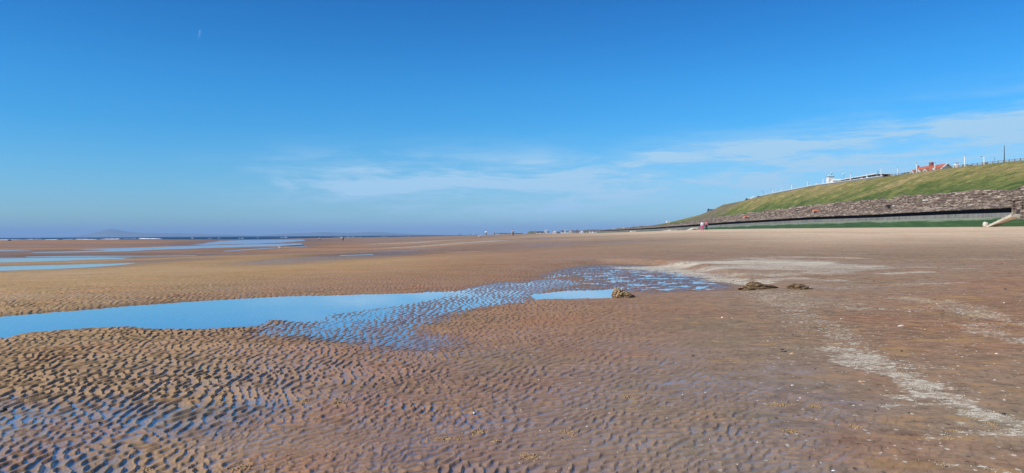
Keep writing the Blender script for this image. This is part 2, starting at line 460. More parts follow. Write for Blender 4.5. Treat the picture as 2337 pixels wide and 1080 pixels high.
streak = fbm(xn * 1.1 - yn * .3, yn * 1.25 + xn * .35, 5, 51, .7)
ms = sstep(ds + .3 * streak, -.3, .9) * (1 - mb); off = off * (1 - ms) + ms * (.0130 + .020 * streak)
mp = np.maximum(sstep(dp + .10 * edge, -.55, .25), sstep(dp2 + .06 * edge, -.25, .2)); off = off * (1 - mp) + mp * (-.035)
rh = rip * amp * patch * (.0082 + .0020 * sstep(pxn, 900, 350))
rh = rh + .0003 * amp * ripples(xn * 2.1 + 40, yn * 2.1 - 17)
rh = rh * (1 - .45 * ms) + ms * .0045 * rip
fineh = .0009 * fbm(xn * 9, yn * 9, 2, 61) * (1 - mp)
zz = gz[NEAR] * (1 - np.maximum(mp, np.maximum(mb, sstep(ds + .3, -.8, .3)))) + (off + rh + fineh - .012) * 1.0
zl = zz
gz2 = gz.copy(); gz2[NEAR] = zl
# thin out the lift where the near patch hands over to the far one
hand = sstep(RR, 40, 60); gz2 = np.where(RR < 60, gz2 * (1 - hand) + gz * hand, gz)

# colour of the sand itself (dry tan, damp red brown, shell-grey) and how wet it is
full = lambda v, d=0.0: (lambda a: (a.__setitem__(NEAR, v), a)[1])(np.full(RR.shape, d, float))
MPn, MBn, MSn, MCn = full(mp), full(mb), full(ms), full(mc)
RIP = full(rip * np.clip(amp, 0, 1)); 
CPX = [-400, 0, 400, 800, 1168, 1500, 1800, 2100, 2337, 2900]
CD = [4, 7, 11, 16, 24, 34, 48, 75, 130, 260, 600]
tan = np.array([.49, .315, .150]); brown = np.array([.335, .190, .108]); mauve = np.array([.305, .190, .130]); grey = np.array([.315, .215, .138]); pale = np.array([.68, .50, .335]); ochre = np.array([.46, .265, .11])
key = {'T': np.array([.395, .25, .128]), 't': tan, 'b': brown, 'm': mauve, 'g': grey, 'p': pale, 'o': ochre}
CT = ['TTTbmggggg',   # 4 m
      'TTTbmggggg',
      'TTTbbmgbbb',
      'ttbbbbgbbb',
      'tttbbmggbb',
      'tttobmgggg',
      'btttbggggg',
      'bbbbmgpppp',
      'bbbbgppppp',
      'bbbmgpppp p'.replace(' ', ''),
      'bbbmgppppp']
CT = np.array([[key[c] for c in row] for row in CT])      # (D, px, 3)
COLT = []
for ch in range(3):
    a = np.array([np.interp(_lx, CPX, CT[j, :, ch]) for j in range(len(CD))])
    b = np.array([np.interp(_ly, np.log(CD), a[:, i]) for i in range(len(_lx))])
    COLT.append(_blur(_blur(b, 8, 0), 6, 1))
col = np.stack([table(c, pxp, Dp) for c in COLT], -1)
lg = np.log(RR)
blot = fbm(gx * .12, gy * .12, 4, 71); blot2 = fbm(gx * .9, gy * .9, 3, 75)
shore = fbm(gx * .006 + gy * .0015, gy * .035 + gx * .006, 4, 81) * sstep(RR, 25, 80) * (1 - .6 * sstep(pxp, 1100, 1700))
col = col * (1 + .10 * blot + .06 * blot2 + .30 * shore)[..., None]
wet = np.clip(.30 + .16 * blot + .12 * blot2 - shore * .5, 0, 1)
rd = sstep(pxp, 1150, 2000) * sstep(RR, 30, 140)
wet *= 1 - .97 * rd
wet = np.maximum(wet, .12 * (1 - rd))
wet = np.maximum(wet, .85 * MBn); wet = np.maximum(wet, .70 * MSn); wet = np.maximum(wet, .8 * MCn); wet = np.maximum(wet, 1.0 * MPn)
lilac = sstep(RR, 13, 6) * (1 - sstep(np.abs(pxp - 1050), 800, 1150)); wet = np.clip(wet + .34 * lilac, 0, 1); wet = np.clip(wet - .34 * RIP, 0, 1)
# damp margins beside the far pools
for k, P, L, bw in farW:
    xs = [p[0] for p in P]; ys = [p[1] for p in P]; mg = bw * 3
    sel = (gx > min(xs) - mg) & (gx < max(xs) + mg) & (gy > min(ys) - mg) & (gy < max(ys) + mg)
    d = sdf(P, gx[sel], gy[sel]); m_ = 1 - sstep(-d, 0, mg * .8)
    wet[sel] = np.maximum(wet[sel], m_ * (.6 if k == 'E' else .55)); col[sel] *= (1 - .28 * m_)[:, None]
col *= (1 - .30 * MSn - .22 * MBn - .10 * MCn - .50 * MPn)[..., None]
# bleached shell grit and dried scum lines
SH = [  # (polyline px, half width px at that depth, strength)
 ([(1755, 668), (1800, 690), (1830, 728), (1880, 752), (1930, 790), (1975, 818), (2060, 838), (2150, 842)], 9, .50),
 ([(1930, 800), (2010, 845), (2100, 872), (2170, 915), (2250, 955), (2337, 985), (2500, 1040)], 14, 1.0),
 ([(2040, 907), (2110, 908), (2170, 915)], 7, .9), ([(2020, 932), (2080, 925), (2150, 925)], 3.5, .9),
 ([(2120, 1003), (2200, 988), (2280, 992), (2337, 1000)], 6, .8), ([(2200, 968), (2260, 970), (2337, 968)], 7, .95),
 ([(1450, 604), (1520, 606), (1580, 616), (1660, 633), (1720, 645)], 3.0, 1.4),
 ([(1490, 602), (1620, 599), (1720, 598), (1830, 600)], 5.5, 1.7), ([(1560, 610), (1680, 611), (1820, 612), (1900, 608)], 7, 1.05),
 ([(1690, 592), (1800, 587), (1950, 590)], 2, .8), ([(2240, 592), (2337, 594)], 1.5, .7), ([(1840, 578), (1960, 580)], 1.2, .6), ([(1640, 622), (1760, 628), (1880, 622), (1990, 612)], 4, .75), ([(1720, 640), (1830, 636), (1900, 640)], 4, .8),
 ([(2080, 686), (2140, 692), (2200, 706), (2260, 725), (2337, 740)], 8, .6), ([(2230, 745), (2280, 770), (2337, 783)], 9, .6),
 ([(1900, 658), (2020, 655), (2130, 640)], 4, .35), ([(2010, 625), (2110, 621)], 2, 1.0), ([(2080, 650), (2200, 646)], 1.6, .7), ([(1890, 616), (2100, 610), (2200, 614)], 1.6, .6), ([(1960, 705), (2080, 708)], 5, .5),
 ([(1885, 945), (1930, 950), (1950, 948)], 2.5, .6), ([(1790, 834), (1850, 826), (1900, 822)], 2, .35), ([(2140, 1062), (2230, 1068), (2300, 1080)], 5, .6),
 ([(1780, 690), (1850, 695), (1920, 694)], 6, .45),
 ([(975, 561), (1020, 557), (1080, 553), (1110, 552)], 1.1, 1.0), ([(930, 552), (960, 549), (1000, 546)], .9, .8), ([(760, 572), (900, 567), (990, 566)], .8, .5),
 ([(930, 574), (1000, 572), (1060, 571)], 1.2, .4), ([(1500, 544), (1700, 541), (2000, 545)], .7, .35), ([(1380, 560), (1600, 556)], .8, .3)]
shell = np.zeros(RR.shape)
for ln, hw, st in SH:
    def hit(a, b):
        for D in np.geomspace(4, 400, 400):
            p = W(a, b, D)
            if p[2] < float(base_z(np.array([p[0]]), np.array([p[1]]))[0]) + .018 * (D < 40): return p
        return p
    PW = [hit(a, b) for a, b in ln]; PL = [(p[0], p[1]) for p in PW]
    xs = [p[0] for p in PL]; ys = [p[1] for p in PL]
    Dm = np.mean(ys); hwm = hw * Dm * Dm / (1.55 * F) if Dm < 40 else hw * 1.0 * Dm * Dm / (1.3 * F)
    mg = hwm * 3
    sel = (gx > min(xs) - mg) & (gx < max(xs) + mg) & (gy > min(ys) - mg) & (gy < max(ys) + mg)
    if not sel.any(): continue
    X_, Y_ = gx[sel], gy[sel]
    # width follows the image so that the band narrows with distance in the same way
    d = linepoly(PL, X_, Y_); loc = hwm * np.clip(Y_ / Dm, .4, 3) ** 1.6
    d = d + loc * .55 * fbm(X_ / hwm * .7, Y_ / hwm * .5, 4, 91)
    shell[sel] = np.maximum(shell[sel], st * (1 - sstep(d, loc * .25, loc * 1.25)))
haze_sh = .22 * sstep(blot + .4 * blot2, .1, .9) * sstep(pxp, 1350, 1900) * (1 - sstep(RR, 50, 120))
shell = np.maximum(shell, haze_sh)
P = np.stack([gx, gy, gz2], -1)
me = grid_mesh('sand', P, closed=True)
add_col(me, 'Col', np.clip(col, 0, 1)); add_attr(me, 'wet', wet); add_attr(me, 'shell', shell); add_attr(me, 'rip', RIP * .5 + .5); add_attr(me, 'rust', .10 + .5 * sstep(pxp, 1500, 2250)); add_attr(me, 'fleck', np.clip(.15 + .85 * sstep(pxp, 1450, 1900), 0, 1) * (1 - MPn))
cmap_near = None
def sand_mat(t, p):
    pos = t.geo(); base = t.attr('Col', 'Color'); wet = t.attr('wet'); shell = t.attr('shell'); rip = t.attr('rip')
    n1 = t.noise(pos, 15, 9, .74); n2 = t.noise(pos, 4.2, 4, .6); n3 = t.noise(pos, 160, 3, .6); n4 = t.noise(t.map(pos, (.5, 1, 1)), .55, 6, .65)
    f = t.math('ADD', t.math('MULTIPLY', n1, .5), t.math('MULTIPLY', n2, .5))
    c = t.mix(t.math('ADD', .42, t.math('MULTIPLY', t.attr('fleck'), .5)), base, t.ramp(f, [(.32, (.44, .42, .45)), (.5, (1, 1, 1)), (.68, (1.55, 1.47, 1.32))]), 'MULTIPLY')
    c = t.mix(1, c, t.ramp(n4, [(.3, (.88, .87, .88)), (.5, (1, 1, 1)), (.7, (1.10, 1.08, 1.05))]), 'MULTIPLY')
    c = t.mix(1, c, t.ramp(n3, [(.25, (.72, .72, .72)), (.5, (1, 1, 1)), (.78, (1.3, 1.3, 1.3))]), 'MULTIPLY')
    # tint drifts between reddish, olive and grey over a few metres
    m1 = t.noise(t.map(pos, (.8, 1, 1)), .62, 5, .62, .6); m2 = t.noise(t.map(pos, (.5, 1, 1), (0, 0, .4), (31, 7, 0)), 1.5, 5, .6, .5)
    c = t.mix(t.smooth(m1, .53, .66), c, t.mix(1, c, (1.09, .955, .90), 'MULTIPLY'))
    c = t.mix(t.smooth(m1, .47, .35), c, t.mix(1, c, (.90, .97, .94), 'MULTIPLY'))
    c = t.mix(t.math('MULTIPLY', t.smooth(m2, .56, .68), t.attr('rust')), c, (.47, .27, .095))
    # flecks of coal and shell too small to build
    fl = t.add('ShaderNodeTexVoronoi', feature='F1'); t.l.new(t.map(pos, (1, .7, 1)), fl.inputs['Vector']); fl.inputs['Scale'].default_value = 11
    fs = t.add('ShaderNodeSeparateColor'); t.l.new(fl.outputs['Color'], fs.inputs[0])
    dot = t.smooth(fl.outputs['Distance'], .20, .13); sel_ = t.attr('fleck')
    lo_ = t.math('MULTIPLY', t.math('MULTIPLY', dot, t.math('LESS_THAN', fs.outputs[0], .42)), sel_); hi_ = t.math('MULTIPLY', t.math('MULTIPLY', dot, t.math('GREATER_THAN', fs.outputs[0], .62)), sel_)
    c = t.mix(t.math('MULTIPLY', lo_, .8), c, (.06, .045, .04)); c = t.mix(t.math('MULTIPLY', hi_, .85), c, (.66, .58, .46))
    # rusty silt settled in hollows
    och = t.math('MULTIPLY', t.smooth(t.noise(pos, 2.1, 5, .7), .54, .66), .7)
    c = t.mix(och, c, (.42, .235, .10))
    # troughs hold damp, dark sand
    c = t.mix(t.math('MULTIPLY', t.smooth(rip, .40, .15), .12), c, (.115, .082, .07))
    c = t.mix(t.math('MULTIPLY', wet, .28), c, (.12, .085, .075))
    brk = t.smooth(t.noise(t.map(pos, (.4, 1, 1), (0, 0, .12)), 2.6, 7, .68), .36, .60)
    shell = t.math('MULTIPLY', shell, t.math('ADD', .38, t.math('MULTIPLY', brk, .70)))
    grit = t.math('ADD', t.math('MULTIPLY', t.noise(t.map(pos, (.35, 1, 1)), 16, 9, .82), .7), t.math('MULTIPLY', t.noise(pos, 5.5, 4, .6), .5))
    th = t.math('SUBTRACT', .84, t.math('MULTIPLY', shell, .285))
    gv = t.add('ShaderNodeTexVoronoi', feature='F1'); t.l.new(t.map(pos, (.55, 1, 1)), gv.inputs['Vector']); gv.inputs['Scale'].default_value = 26
    gs = t.add('ShaderNodeSeparateColor'); t.l.new(gv.outputs['Color'], gs.inputs[0])
    cov = t.math('ADD', t.math('MULTIPLY', shell, .80), t.math('MULTIPLY', t.math('SUBTRACT', grit, .66), 1.6))
    gm = t.math('MULTIPLY', t.math('MULTIPLY', t.smooth(t.math('SUBTRACT', cov, gs.outputs[1]), 0.0, .06), t.smooth(gv.outputs['Distance'], .62, .40)), t.smooth(shell, .02, .2))
    pal = t.mix(t.noise(pos, 60, 2, .5), (.52, .45, .34), (.88, .81, .66))
    c = t.mix(t.math('MULTIPLY', gm, .88), c, pal)
    c = t.mix(t.math('MULTIPLY', t.smooth(shell, .25, 1.7), .75), c, (.62, .54, .41))
    t.set(p.inputs['Base Color'], c)
    wl = t.math('ADD', wet, t.math('MULTIPLY', t.math('SUBTRACT', n2, .5), .8))
    wl = t.smooth(wl, .22, .95)
    dry = t.math('SUBTRACT', 1.0, gm)
    rough = t.mixf(t.math('MULTIPLY', wl, dry), .82, .20)
    t.set(p.inputs['Roughness'], rough)
    t.set(p.inputs['Specular IOR Level'], t.mixf(t.math('MULTIPLY', wl, dry), .05, .56))
    h = t.math('ADD', t.math('MULTIPLY', n1, .6), t.math('ADD', t.math('MULTIPLY', n3, .25), t.math('MULTIPLY', gm, .35)))
    hb = t.math('MULTIPLY', h, t.mixf(wl, 1.0, .18))
    t.set(p.inputs['Normal'], t.bump(hb, .55, .006))
sand = link('sand', me, mat('sand', None, .7, .3, sand_mat)); tag(sand, kind='structure')
del me

def height(x, y):
    """height of the built sand surface at a point, by lookup in the polar grid"""
    r = math.hypot(x, y); a = math.atan2(x, y)
    i = int(np.clip(np.searchsorted(rad, r) - 1, 0, len(rad) - 2)); j = int(np.clip(np.searchsorted(ang, a) - 1, 0, len(ang) - 2))
    u = (r - rad[i]) / (rad[i + 1] - rad[i]); v = (a - ang[j]) / (ang[j + 1] - ang[j])
    g = gz2
    return float((g[i, j] * (1 - u) + g[i + 1, j] * u) * (1 - v) + (g[i, j + 1] * (1 - u) + g[i + 1, j + 1] * u) * v)
def drop(px, py, dmax=1200):
    """where the ray through a photo pixel meets the sand"""
    prev = None
    for D in np.geomspace(4, dmax, 900):
        p = W(px, py, D)
        if p[2] <= height(p[0], p[1]): return np.array([p[0], p[1], height(p[0], p[1])])
    return np.array([p[0], p[1], height(p[0], p[1])])

# ------------------------------------------------------------------ water
def water_fn(scale, amt, col_, rough=.015):
    def fn(t, p):
        pos = t.geo()
        p.inputs['Base Color'].default_value = rgba(col_); p.inputs['Roughness'].default_value = rough
        p.inputs['IOR'].default_value = 1.333; p.inputs['Specular IOR Level'].default_value = .5
        h = t.math('ADD', t.noise(t.map(pos, (1, .6, 1)), scale, 4, .55), t.math('MULTIPLY', t.noise(pos, scale * 4.3, 3, .5), .22))
        t.set(p.inputs['Normal'], t.bump(h, 1.0, amt))
    return fn
def film(name, scale, amt, tint, ior):
    # clear water a few centimetres deep: the sand shows through where the sky does not reflect
    m = bpy.data.materials.new(name); m.use_nodes = True; t = NT(m.node_tree); out = m.node_tree.nodes['Material Output']; m.node_tree.nodes.remove(m.node_tree.nodes['Principled BSDF'])
    pos = t.geo(); h = t.math('ADD', t.noise(t.map(pos, (1, .6, 1)), scale, 4, .55), t.math('MULTIPLY', t.noise(pos, scale * 4.3, 3, .5), .22)); nb = t.bump(h, 1.0, amt)
    vd = t.add('ShaderNodeVectorMath', operation='DOT_PRODUCT'); t.l.new(t.geo('Incoming'), vd.inputs[0]); t.l.new(nb, vd.inputs[1])
    cs = t.math('SUBTRACT', 1.0, t.math('ABSOLUTE', vd.outputs['Value'])); fr = t.math('ADD', ior, t.math('MULTIPLY', .93 - ior, t.smooth(cs, .64, .955)), clamp=True)
    gl = t.add('ShaderNodeBsdfGlossy'); gl.inputs['Roughness'].default_value = .015; t.l.new(nb, gl.inputs['Normal']); gl.inputs['Color'].default_value = (.96, .98, 1, 1)
    tr = t.add('ShaderNodeBsdfTransparent'); tr.inputs['Color'].default_value = rgba(tint); mx = t.add('ShaderNodeMixShader')
    t.l.new(fr, mx.inputs[0]); t.l.new(tr.outputs[0], mx.inputs[1]); t.l.new(gl.outputs[0], mx.inputs[2]); t.l.new(mx.outputs[0], out.inputs['Surface']); return m
calm = film('calm_water', 3.0, .0012, (.92, .94, .95), .027)
farcalm = mat('runnel_water', None, .02, .5, water_fn(.8, .006, (.34, .40, .45)))
def sheet(name, poly, z, m):
    """a flat water surface over the whole hollow; the sand rises through it at the banks"""
    me = raw_mesh(name, [(a, b, z) for a, b in poly], [tuple(range(len(poly)))])
    bm = bmesh.new(); bm.from_mesh(me); bmesh.ops.triangulate(bm, faces=bm.faces); bmesh.ops.recalc_face_normals(bm, faces=bm.faces)
    for f in bm.faces:
        if f.normal.z < 0: f.normal_flip()
    bm.to_mesh(me); bm.free()
    return tag(link(name, me, m), kind='structure')
sheet('tide_pool', [(-24, 2.5), (11, 2.5), (14, 16), (17, 34), (2, 34), (-4, 23), (-10, 19.5), (-24, 17.5)], -.0045, calm)
def grow(P, g):
    c = np.mean(np.array(P), 0); out = []
    n = len(P); A = np.array(P)
    area = .5 * sum(A[i][0] * A[(i + 1) % n][1] - A[(i + 1) % n][0] * A[i][1] for i in range(n))
    sgn = 1 if area > 0 else -1
    for i in range(n):
        e = A[(i + 1) % n] - A[i - 1]; nn = np.array([e[1], -e[0]]) * sgn; nn = nn / (np.linalg.norm(nn) + 1e-9)
        out.append(tuple(A[i] + nn * g))
    return out
for k, Pp, L, bw in farW:
    if k in 'E': continue
    sheet('shallow_water', grow(Pp, bw * .45), L - .004, farcalm)
# ------------------------------------------------------------------ sea
def sea_fn(t, p):
    pos = t.geo()
    p.inputs['Roughness'].default_value = .4; p.inputs['IOR'].default_value = 1.333; p.inputs['Specular IOR Level'].default_value = .12
    n = t.noise(t.map(pos, (.35, 1, 1)), .02, 6, .6)
    t.set(p.inputs['Base Color'], t.ramp(n, [(.35, (.006, .035, .085)), (.7, (.012, .055, .115))]))
    h = t.math('ADD', t.noise(t.map(pos, (.5, 1, 1)), .16, 5, .6), t.math('MULTIPLY', t.noise(pos, 1.2, 4, .6), .25))
    t.set(p.inputs['Normal'], t.bump(h, 1.0, 2.2))
SEA = -1.9
xs = np.concatenate([-np.geomspace(26000, 30, 40), np.geomspace(30, 26000, 40)]); ys = np.concatenate([-np.geomspace(2000, 30, 12), np.geomspace(30, 26000, 50)])
gx_, gy_ = np.meshgrid(xs, ys)
sea = link('sea', grid_mesh('sea', np.stack([gx_, gy_, np.full(gx_.shape, SEA)], -1)), mat('sea', None, .1, .5, sea_fn)); tag(sea, kind='structure')
def flipz(o):
    bm = bmesh.new(); bm.from_mesh(o.data)
    for f in bm.faces:
        if f.normal.z < 0: f.normal_flip()
    bm.to_mesh(o.data); bm.free()
flipz(sea)
foam_m = varied('foam', (.80, .83, .86), .15, 2, .9)
mb_ = MB()
def wave(px0, px1, dy, hgt, segs=24, taper=True):
    pts = []
    for i in range(segs + 1):
        q = i / segs; px = px0 + (px1 - px0) * q; D = (CAM[2] - SEA) * F / (dy * (1 + .04 * math.sin(q * 9 + px0)))
        c = W(px, hor(px), D); k = (math.sin(math.pi * q) ** .5 if taper else 1) * random.uniform(.55, 1.1)
        pts.append((c[0], D, hgt * k))
    V = []; Fc = []
    for x, y, h in pts: V += [(x, y - 3, SEA - .1), (x, y - 1, SEA + h * .8), (x, y + .8, SEA + h), (x, y + 4, SEA - .1)]
    for i in range(len(pts) - 1):
        for j in range(3): Fc.append((i * 4 + j, i * 4 + 4 + j, i * 4 + 5 + j, i * 4 + 1 + j))
    mb_.add(V, Fc)
for a, b, dy, h in [(-300, 140, 4.9, .8), (100, 230, 4.95, .8), (225, 370, 4.7, 1.3), (300, 366, 4.3, .8), (434, 443, 3.9, .8), (475, 482, 4.3, .4), (496, 502, 4.2, .4), (545, 555, 4.6, .6),
                    (640, 656, 3.3, .9), (585, 592, 3.9, .4), (760, 785, 3.4, .5), (786, 800, 3.6, .6), (800, 812, 3.2, .5), (816, 824, 3.2, .5), (870, 885, 2.8, .4), (60, 95, 4.0, .6), (-200, -120, 3.6, .9)]:
    wave(a, b, dy, h)
tag(mb_.build('surf', foam_m, None, True), kind='stuff')

# ------------------------------------------------------------------ far hills across the bay
def ridge(name, px0, px1, D, prof, seed):
    n = 90; rows = 14; P = np.zeros((rows, n, 3))
    for i in range(n):
        px = px0 + (px1 - px0) * i / (n - 1); h = np.interp(px, [a for a, b in prof], [b for a, b in prof]) / F * D + 3.4
        for j in range(rows):
            q = j / (rows - 1); y = D - 1500 + 3000 * q; hh = math.sin(math.pi * q) ** .8 * h * (1 + .05 * perlin(np.array([px * .04]), np.array([q * 5.0 + seed]), 3)[0])
            c = W(px, hor(px), D)
            P[j, i] = (c[0] * y / D, y, SEA - .4 + max(0, hh))
    o = link(name, grid_mesh(name, P), varied('far_hill', (.16, .19, .12), .3, .002, .95)); flipz(o); return tag(o, kind='structure')
ridge('hills', 120, 620, 21000, [(120, 0), (170, 1.5), (205, 7), (225, 13), (248, 18.5), (270, 16.5), (300, 11), (330, 9), (400, 8), (470, 5.5), (540, 3.5), (620, 0)], 1)
ridge('hills', 560, 1010, 21500, [(560, 0), (610, 3), (660, 5.5), (700, 7), (740, 8.5), (790, 6), (840, 8), (880, 6.5), (940, 3), (1010, 0)], 5)

# ------------------------------------------------------------------ the coast: sea wall, covered walk, stone revetment, grass bank
ST = [2337, 2200, 2000, 1850, 1750, 1700, 1650, 1630, 1600, 1550, 1500, 1450, 1400]
SD = [220, 246, 290, 345, 395, 426, 460, 476, 505, 568, 640, 745, 880]
def tab(pairs): return np.interp(ST, [a for a, b in pairs][::-1], [b for a, b in pairs][::-1])
FEAT = {
 'apron': (5.0, tab([(2337, 494), (2200, 498), (2000, 503), (1850, 508), (1750, 511.5), (1650, 516.5), (1600, 520), (1500, 525.5), (1400, 529)])),
 'wall': (5.3, tab([(2337, 484.5), (2200, 488.5), (2000, 496.6), (1850, 501.6), (1750, 506.8), (1650, 512.6), (1600, 516), (1500, 522.5), (1400, 527)])),
 'roof': (5.5, tab([(2337, 473), (2200, 479.5), (2000, 490), (1850, 496), (1750, 502), (1650, 508), (1600, 512), (1500, 519.5), (1400, 525.5)])),
 'ledge': (9.0, tab([(2337, 465), (2200, 471), (2000, 480), (1850, 488), (1750, 495.5), (1650, 502.5), (1600, 507), (1500, 517), (1400, 524.5)])),
 'stone': (15.0, tab([(2337, 430), (2200, 438), (2000, 456), (1850, 469), (1750, 482), (1700, 489), (1650, 495), (1600, 503), (1550, 510), (1500, 515.5), (1400, 523.7)])),
 'top': (34.0, tab([(2337, 366), (2200, 380), (2000, 406.5), (1850, 426.5), (1750, 446), (1700, 458), (1650, 467.5), (1630, 478), (1600, 490), (1550, 502.5), (1528, 507.5), (1500, 514), (1450, 517.5), (1400, 522)])),
}
tx = (np.array(ST) - CX) / F; toeX = tx * np.array(SD)
def xw(Y): return np.interp(Y, SD, toeX) if np.ndim(Y) else float(np.interp(Y, SD, toeX))
def _xw(Y):
    Y = np.asarray(Y, float); r0 = np.interp(Y, SD, toeX)
    sl = (toeX[1] - toeX[0]) / (SD[1] - SD[0])
    return np.where(Y < SD[0], toeX[0] + (Y - SD[0]) * sl * .9, r0)
feat = {}
for k, (dx, ysc) in FEAT.items():
    Ds = []; Zs = []
    for px, yy, D0 in zip(ST, ysc, SD):
        tq = (px - CX) / F; D = D0
        for _ in range(30): D = D + .5 * ((float(_xw(D)) + dx) / tq - D)
        Ds.append(D); Zs.append(W(px, yy, D)[2])
    feat[k] = (dx, np.array(Ds), np.array(Zs))
def fz(k, Y):
    dx, Ds, Zs = feat[k]; return np.interp(Y, Ds, Zs)
YS = np.concatenate([np.arange(-60, 216, 6.0), np.arange(216, 560, .9), np.arange(560, 1080, 3.0)])
toeZ = base_z(_xw(YS), YS) - .25
def feat_pt(k, Y, d=0.0): return (float(_xw(Y)) + feat[k][0] + d, Y, float(fz(k, Y)))

def loft(name, cols, m, parent=None, smooth=True, attrs=None):
    """cols: list of (x,z) arrays along YS, from low to high"""
    Pp = np.stack([np.stack([cx, YS[:len(cx)] if False else ysel, cz], -1) for cx, cz, ysel in cols], 1)
    me = grid_mesh(name, Pp, smooth=smooth); return link(name, me, m, parent)
XW = _xw(YS)
sw = thing('sea_wall', 'long grey concrete sea wall with a dark covered recess and a green algae apron', 'sea wall', (0, 0, 0))
def algae(t, p):
    pos = t.geo(); hz = t.attr('hh')
    n = t.noise(t.map(pos, (.5, .06, 1.2)), 1.3, 6, .65); n2 = t.noise(pos, 1.1, 5, .6); n3 = t.noise(t.map(pos, (.3, .3, 2)), .35, 4, .6)
    q = t.math('ADD', hz, t.math('MULTIPLY', t.math('SUBTRACT', n3, .5), .8))
    c = t.mix(t.smooth(q, .55, .9), t.ramp(n, [(.3, (.022, .055, .014)), (.55, (.040, .085, .022)), (.75, (.075, .13, .045))]), t.ramp(n2, [(.3, (.13, .17, .10)), (.7, (.26, .27, .20))]))
    c = t.mix(t.smooth(hz, .13, .02), c, (.055, .05, .02))
    t.set(p.inputs['Base Color'], c); t.set(p.inputs['Normal'], t.bump(n2, .8, .12))
NR = 9; cols = []
for j in range(NR):
    q = j / (NR - 1); nz = .10 * fbm(YS * .35, YS * 0 + q * 3, 3, 101)
    cols.append((XW + 5.0 * q, toeZ * (1 - q) + fz('apron', YS) * q + .25 * math.sin(q * math.pi) + nz * (0 < q < 1), YS))
ap = loft('apron', cols, mat('algae_concrete', None, .6, .3, algae), sw)
add_attr(ap.data, 'hh', np.tile(np.linspace(0, 1, NR), len(YS)))
ap['label'] = 'dark green algae covered sloping apron'
def conc(base, streak=True, seed=0):
    def fn(t, p):
        pos = t.geo(); n = t.noise(t.map(pos, (1, 1, .12)), .9, 6, .65); n2 = t.noise(pos, 2.5, 5, .6); n3 = t.noise(t.map(pos, (1, .2, 1)), .16, 4, .6)
        f = t.math('ADD', t.math('MULTIPLY', n, .55), t.math('ADD', t.math('MULTIPLY', n2, .2), t.math('MULTIPLY', n3, .25)))
        t.set(p.inputs['Base Color'], t.ramp(f, [(.34, tuple(.38 * c for c in base)), (.5, base), (.66, tuple(min(1, 1.35 * c) for c in base))]))
        # joints between cast panels
        t.set(p.inputs['Normal'], t.bump(n2, .7, .06))
    return fn
conc_m = mat('sea_wall_concrete', None, .85, .2, conc((.155, .15, .135)))
dark_m = mat('recess_painted_shade', None, .9, .1, conc((.016, .017, .022)))  # near-black base colour paints the shade inside the recess
pale_m = mat('ledge_concrete', None, .85, .2, conc((.25, .205, .17)))
wv = .12 * (np.sin(YS * 2 * np.pi / 7.2) > .86)
cols = [(XW + 5.0, fz('apron', YS) - .05, YS), (XW + 5.12 - wv * .5, fz('apron', YS) + .1, YS), (XW + 5.2 - wv, fz('wall', YS) - .12, YS), (XW + 5.3, fz('wall', YS), YS), (XW + 10.0, fz('wall', YS), YS)]
loft('lower_wall', cols, conc_m, sw, smooth=False)
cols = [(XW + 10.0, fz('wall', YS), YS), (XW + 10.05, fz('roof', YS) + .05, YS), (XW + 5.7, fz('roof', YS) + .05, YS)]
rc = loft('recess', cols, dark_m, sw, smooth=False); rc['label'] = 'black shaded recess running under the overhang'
# rock-face of jogged courses
def rocks(t, p):
    pos = t.geo(); sp_ = t.add('ShaderNodeSeparateXYZ'); t.l.new(pos, sp_.inputs[0])
    cb = t.add('ShaderNodeCombineXYZ'); t.set(cb.inputs[0], t.math('MULTIPLY', sp_.outputs[1], .42)); t.set(cb.inputs[1], t.math('MULTIPLY', sp_.outputs[2], 1.7))
    v = t.vor(cb.outputs[0], 1.1, 'F1', 'Color'); e = t.vor(cb.outputs[0], 1.1, 'DISTANCE_TO_EDGE')
    s2 = t.add('ShaderNodeSeparateColor'); t.l.new(v, s2.inputs[0])
    n = t.noise(pos, .5, 6, .65)
    c = t.ramp(t.math('ADD', t.math('MULTIPLY', s2.outputs[0], .55), t.math('MULTIPLY', n, .45)), [(.2, (.12, .083, .062)), (.45, (.235, .168, .128)), (.6, (.32, .24, .185)), (.82, (.45, .36, .28))])
    c = t.mix(t.math('MULTIPLY', t.smooth(e, .09, .02), .8), c, (.05, .04, .035))
    gr = t.math('MULTIPLY', t.smooth(t.noise(pos, .22, 5, .6), .56, .68), .35)
    c = t.mix(gr, c, (.15, .15, .07))
    t.set(p.inputs['Base Color'], c); t.set(p.inputs['Normal'], t.bump(t.math('ADD', t.math('MULTIPLY', t.smooth(e, 0, .12), .7), t.math('MULTIPLY', n, .6)), .9, .35))
rock_m = mat('revetment_rock', None, .9, .15, rocks)
ov = .10 * fbm(YS * .5, YS * 0, 3, 105) + .22 * (np.sin(YS * 2 * np.pi / 3.6) > .5)
cols = [(XW + 5.7, fz('roof', YS) + .05, YS), (XW + 5.5, fz('roof', YS), YS), (XW + 5.6, fz('roof', YS) + .45, YS), (XW + 7.2, fz('roof', YS) + .55 * (fz('ledge', YS) - fz('roof', YS)), YS),
        (XW + 8.6, fz('ledge', YS) - .15 - ov * .4, YS), (XW + 8.7, fz('ledge', YS) + ov, YS), (XW + 9.3, fz('ledge', YS) + ov, YS), (XW + 9.4, fz('ledge', YS) - .4, YS), (XW + 11, fz('ledge', YS) - .4, YS)]
oh = loft('overhang', cols, rock_m, sw, smooth=False); oh['label'] = 'weathered toothed coping above the recess'

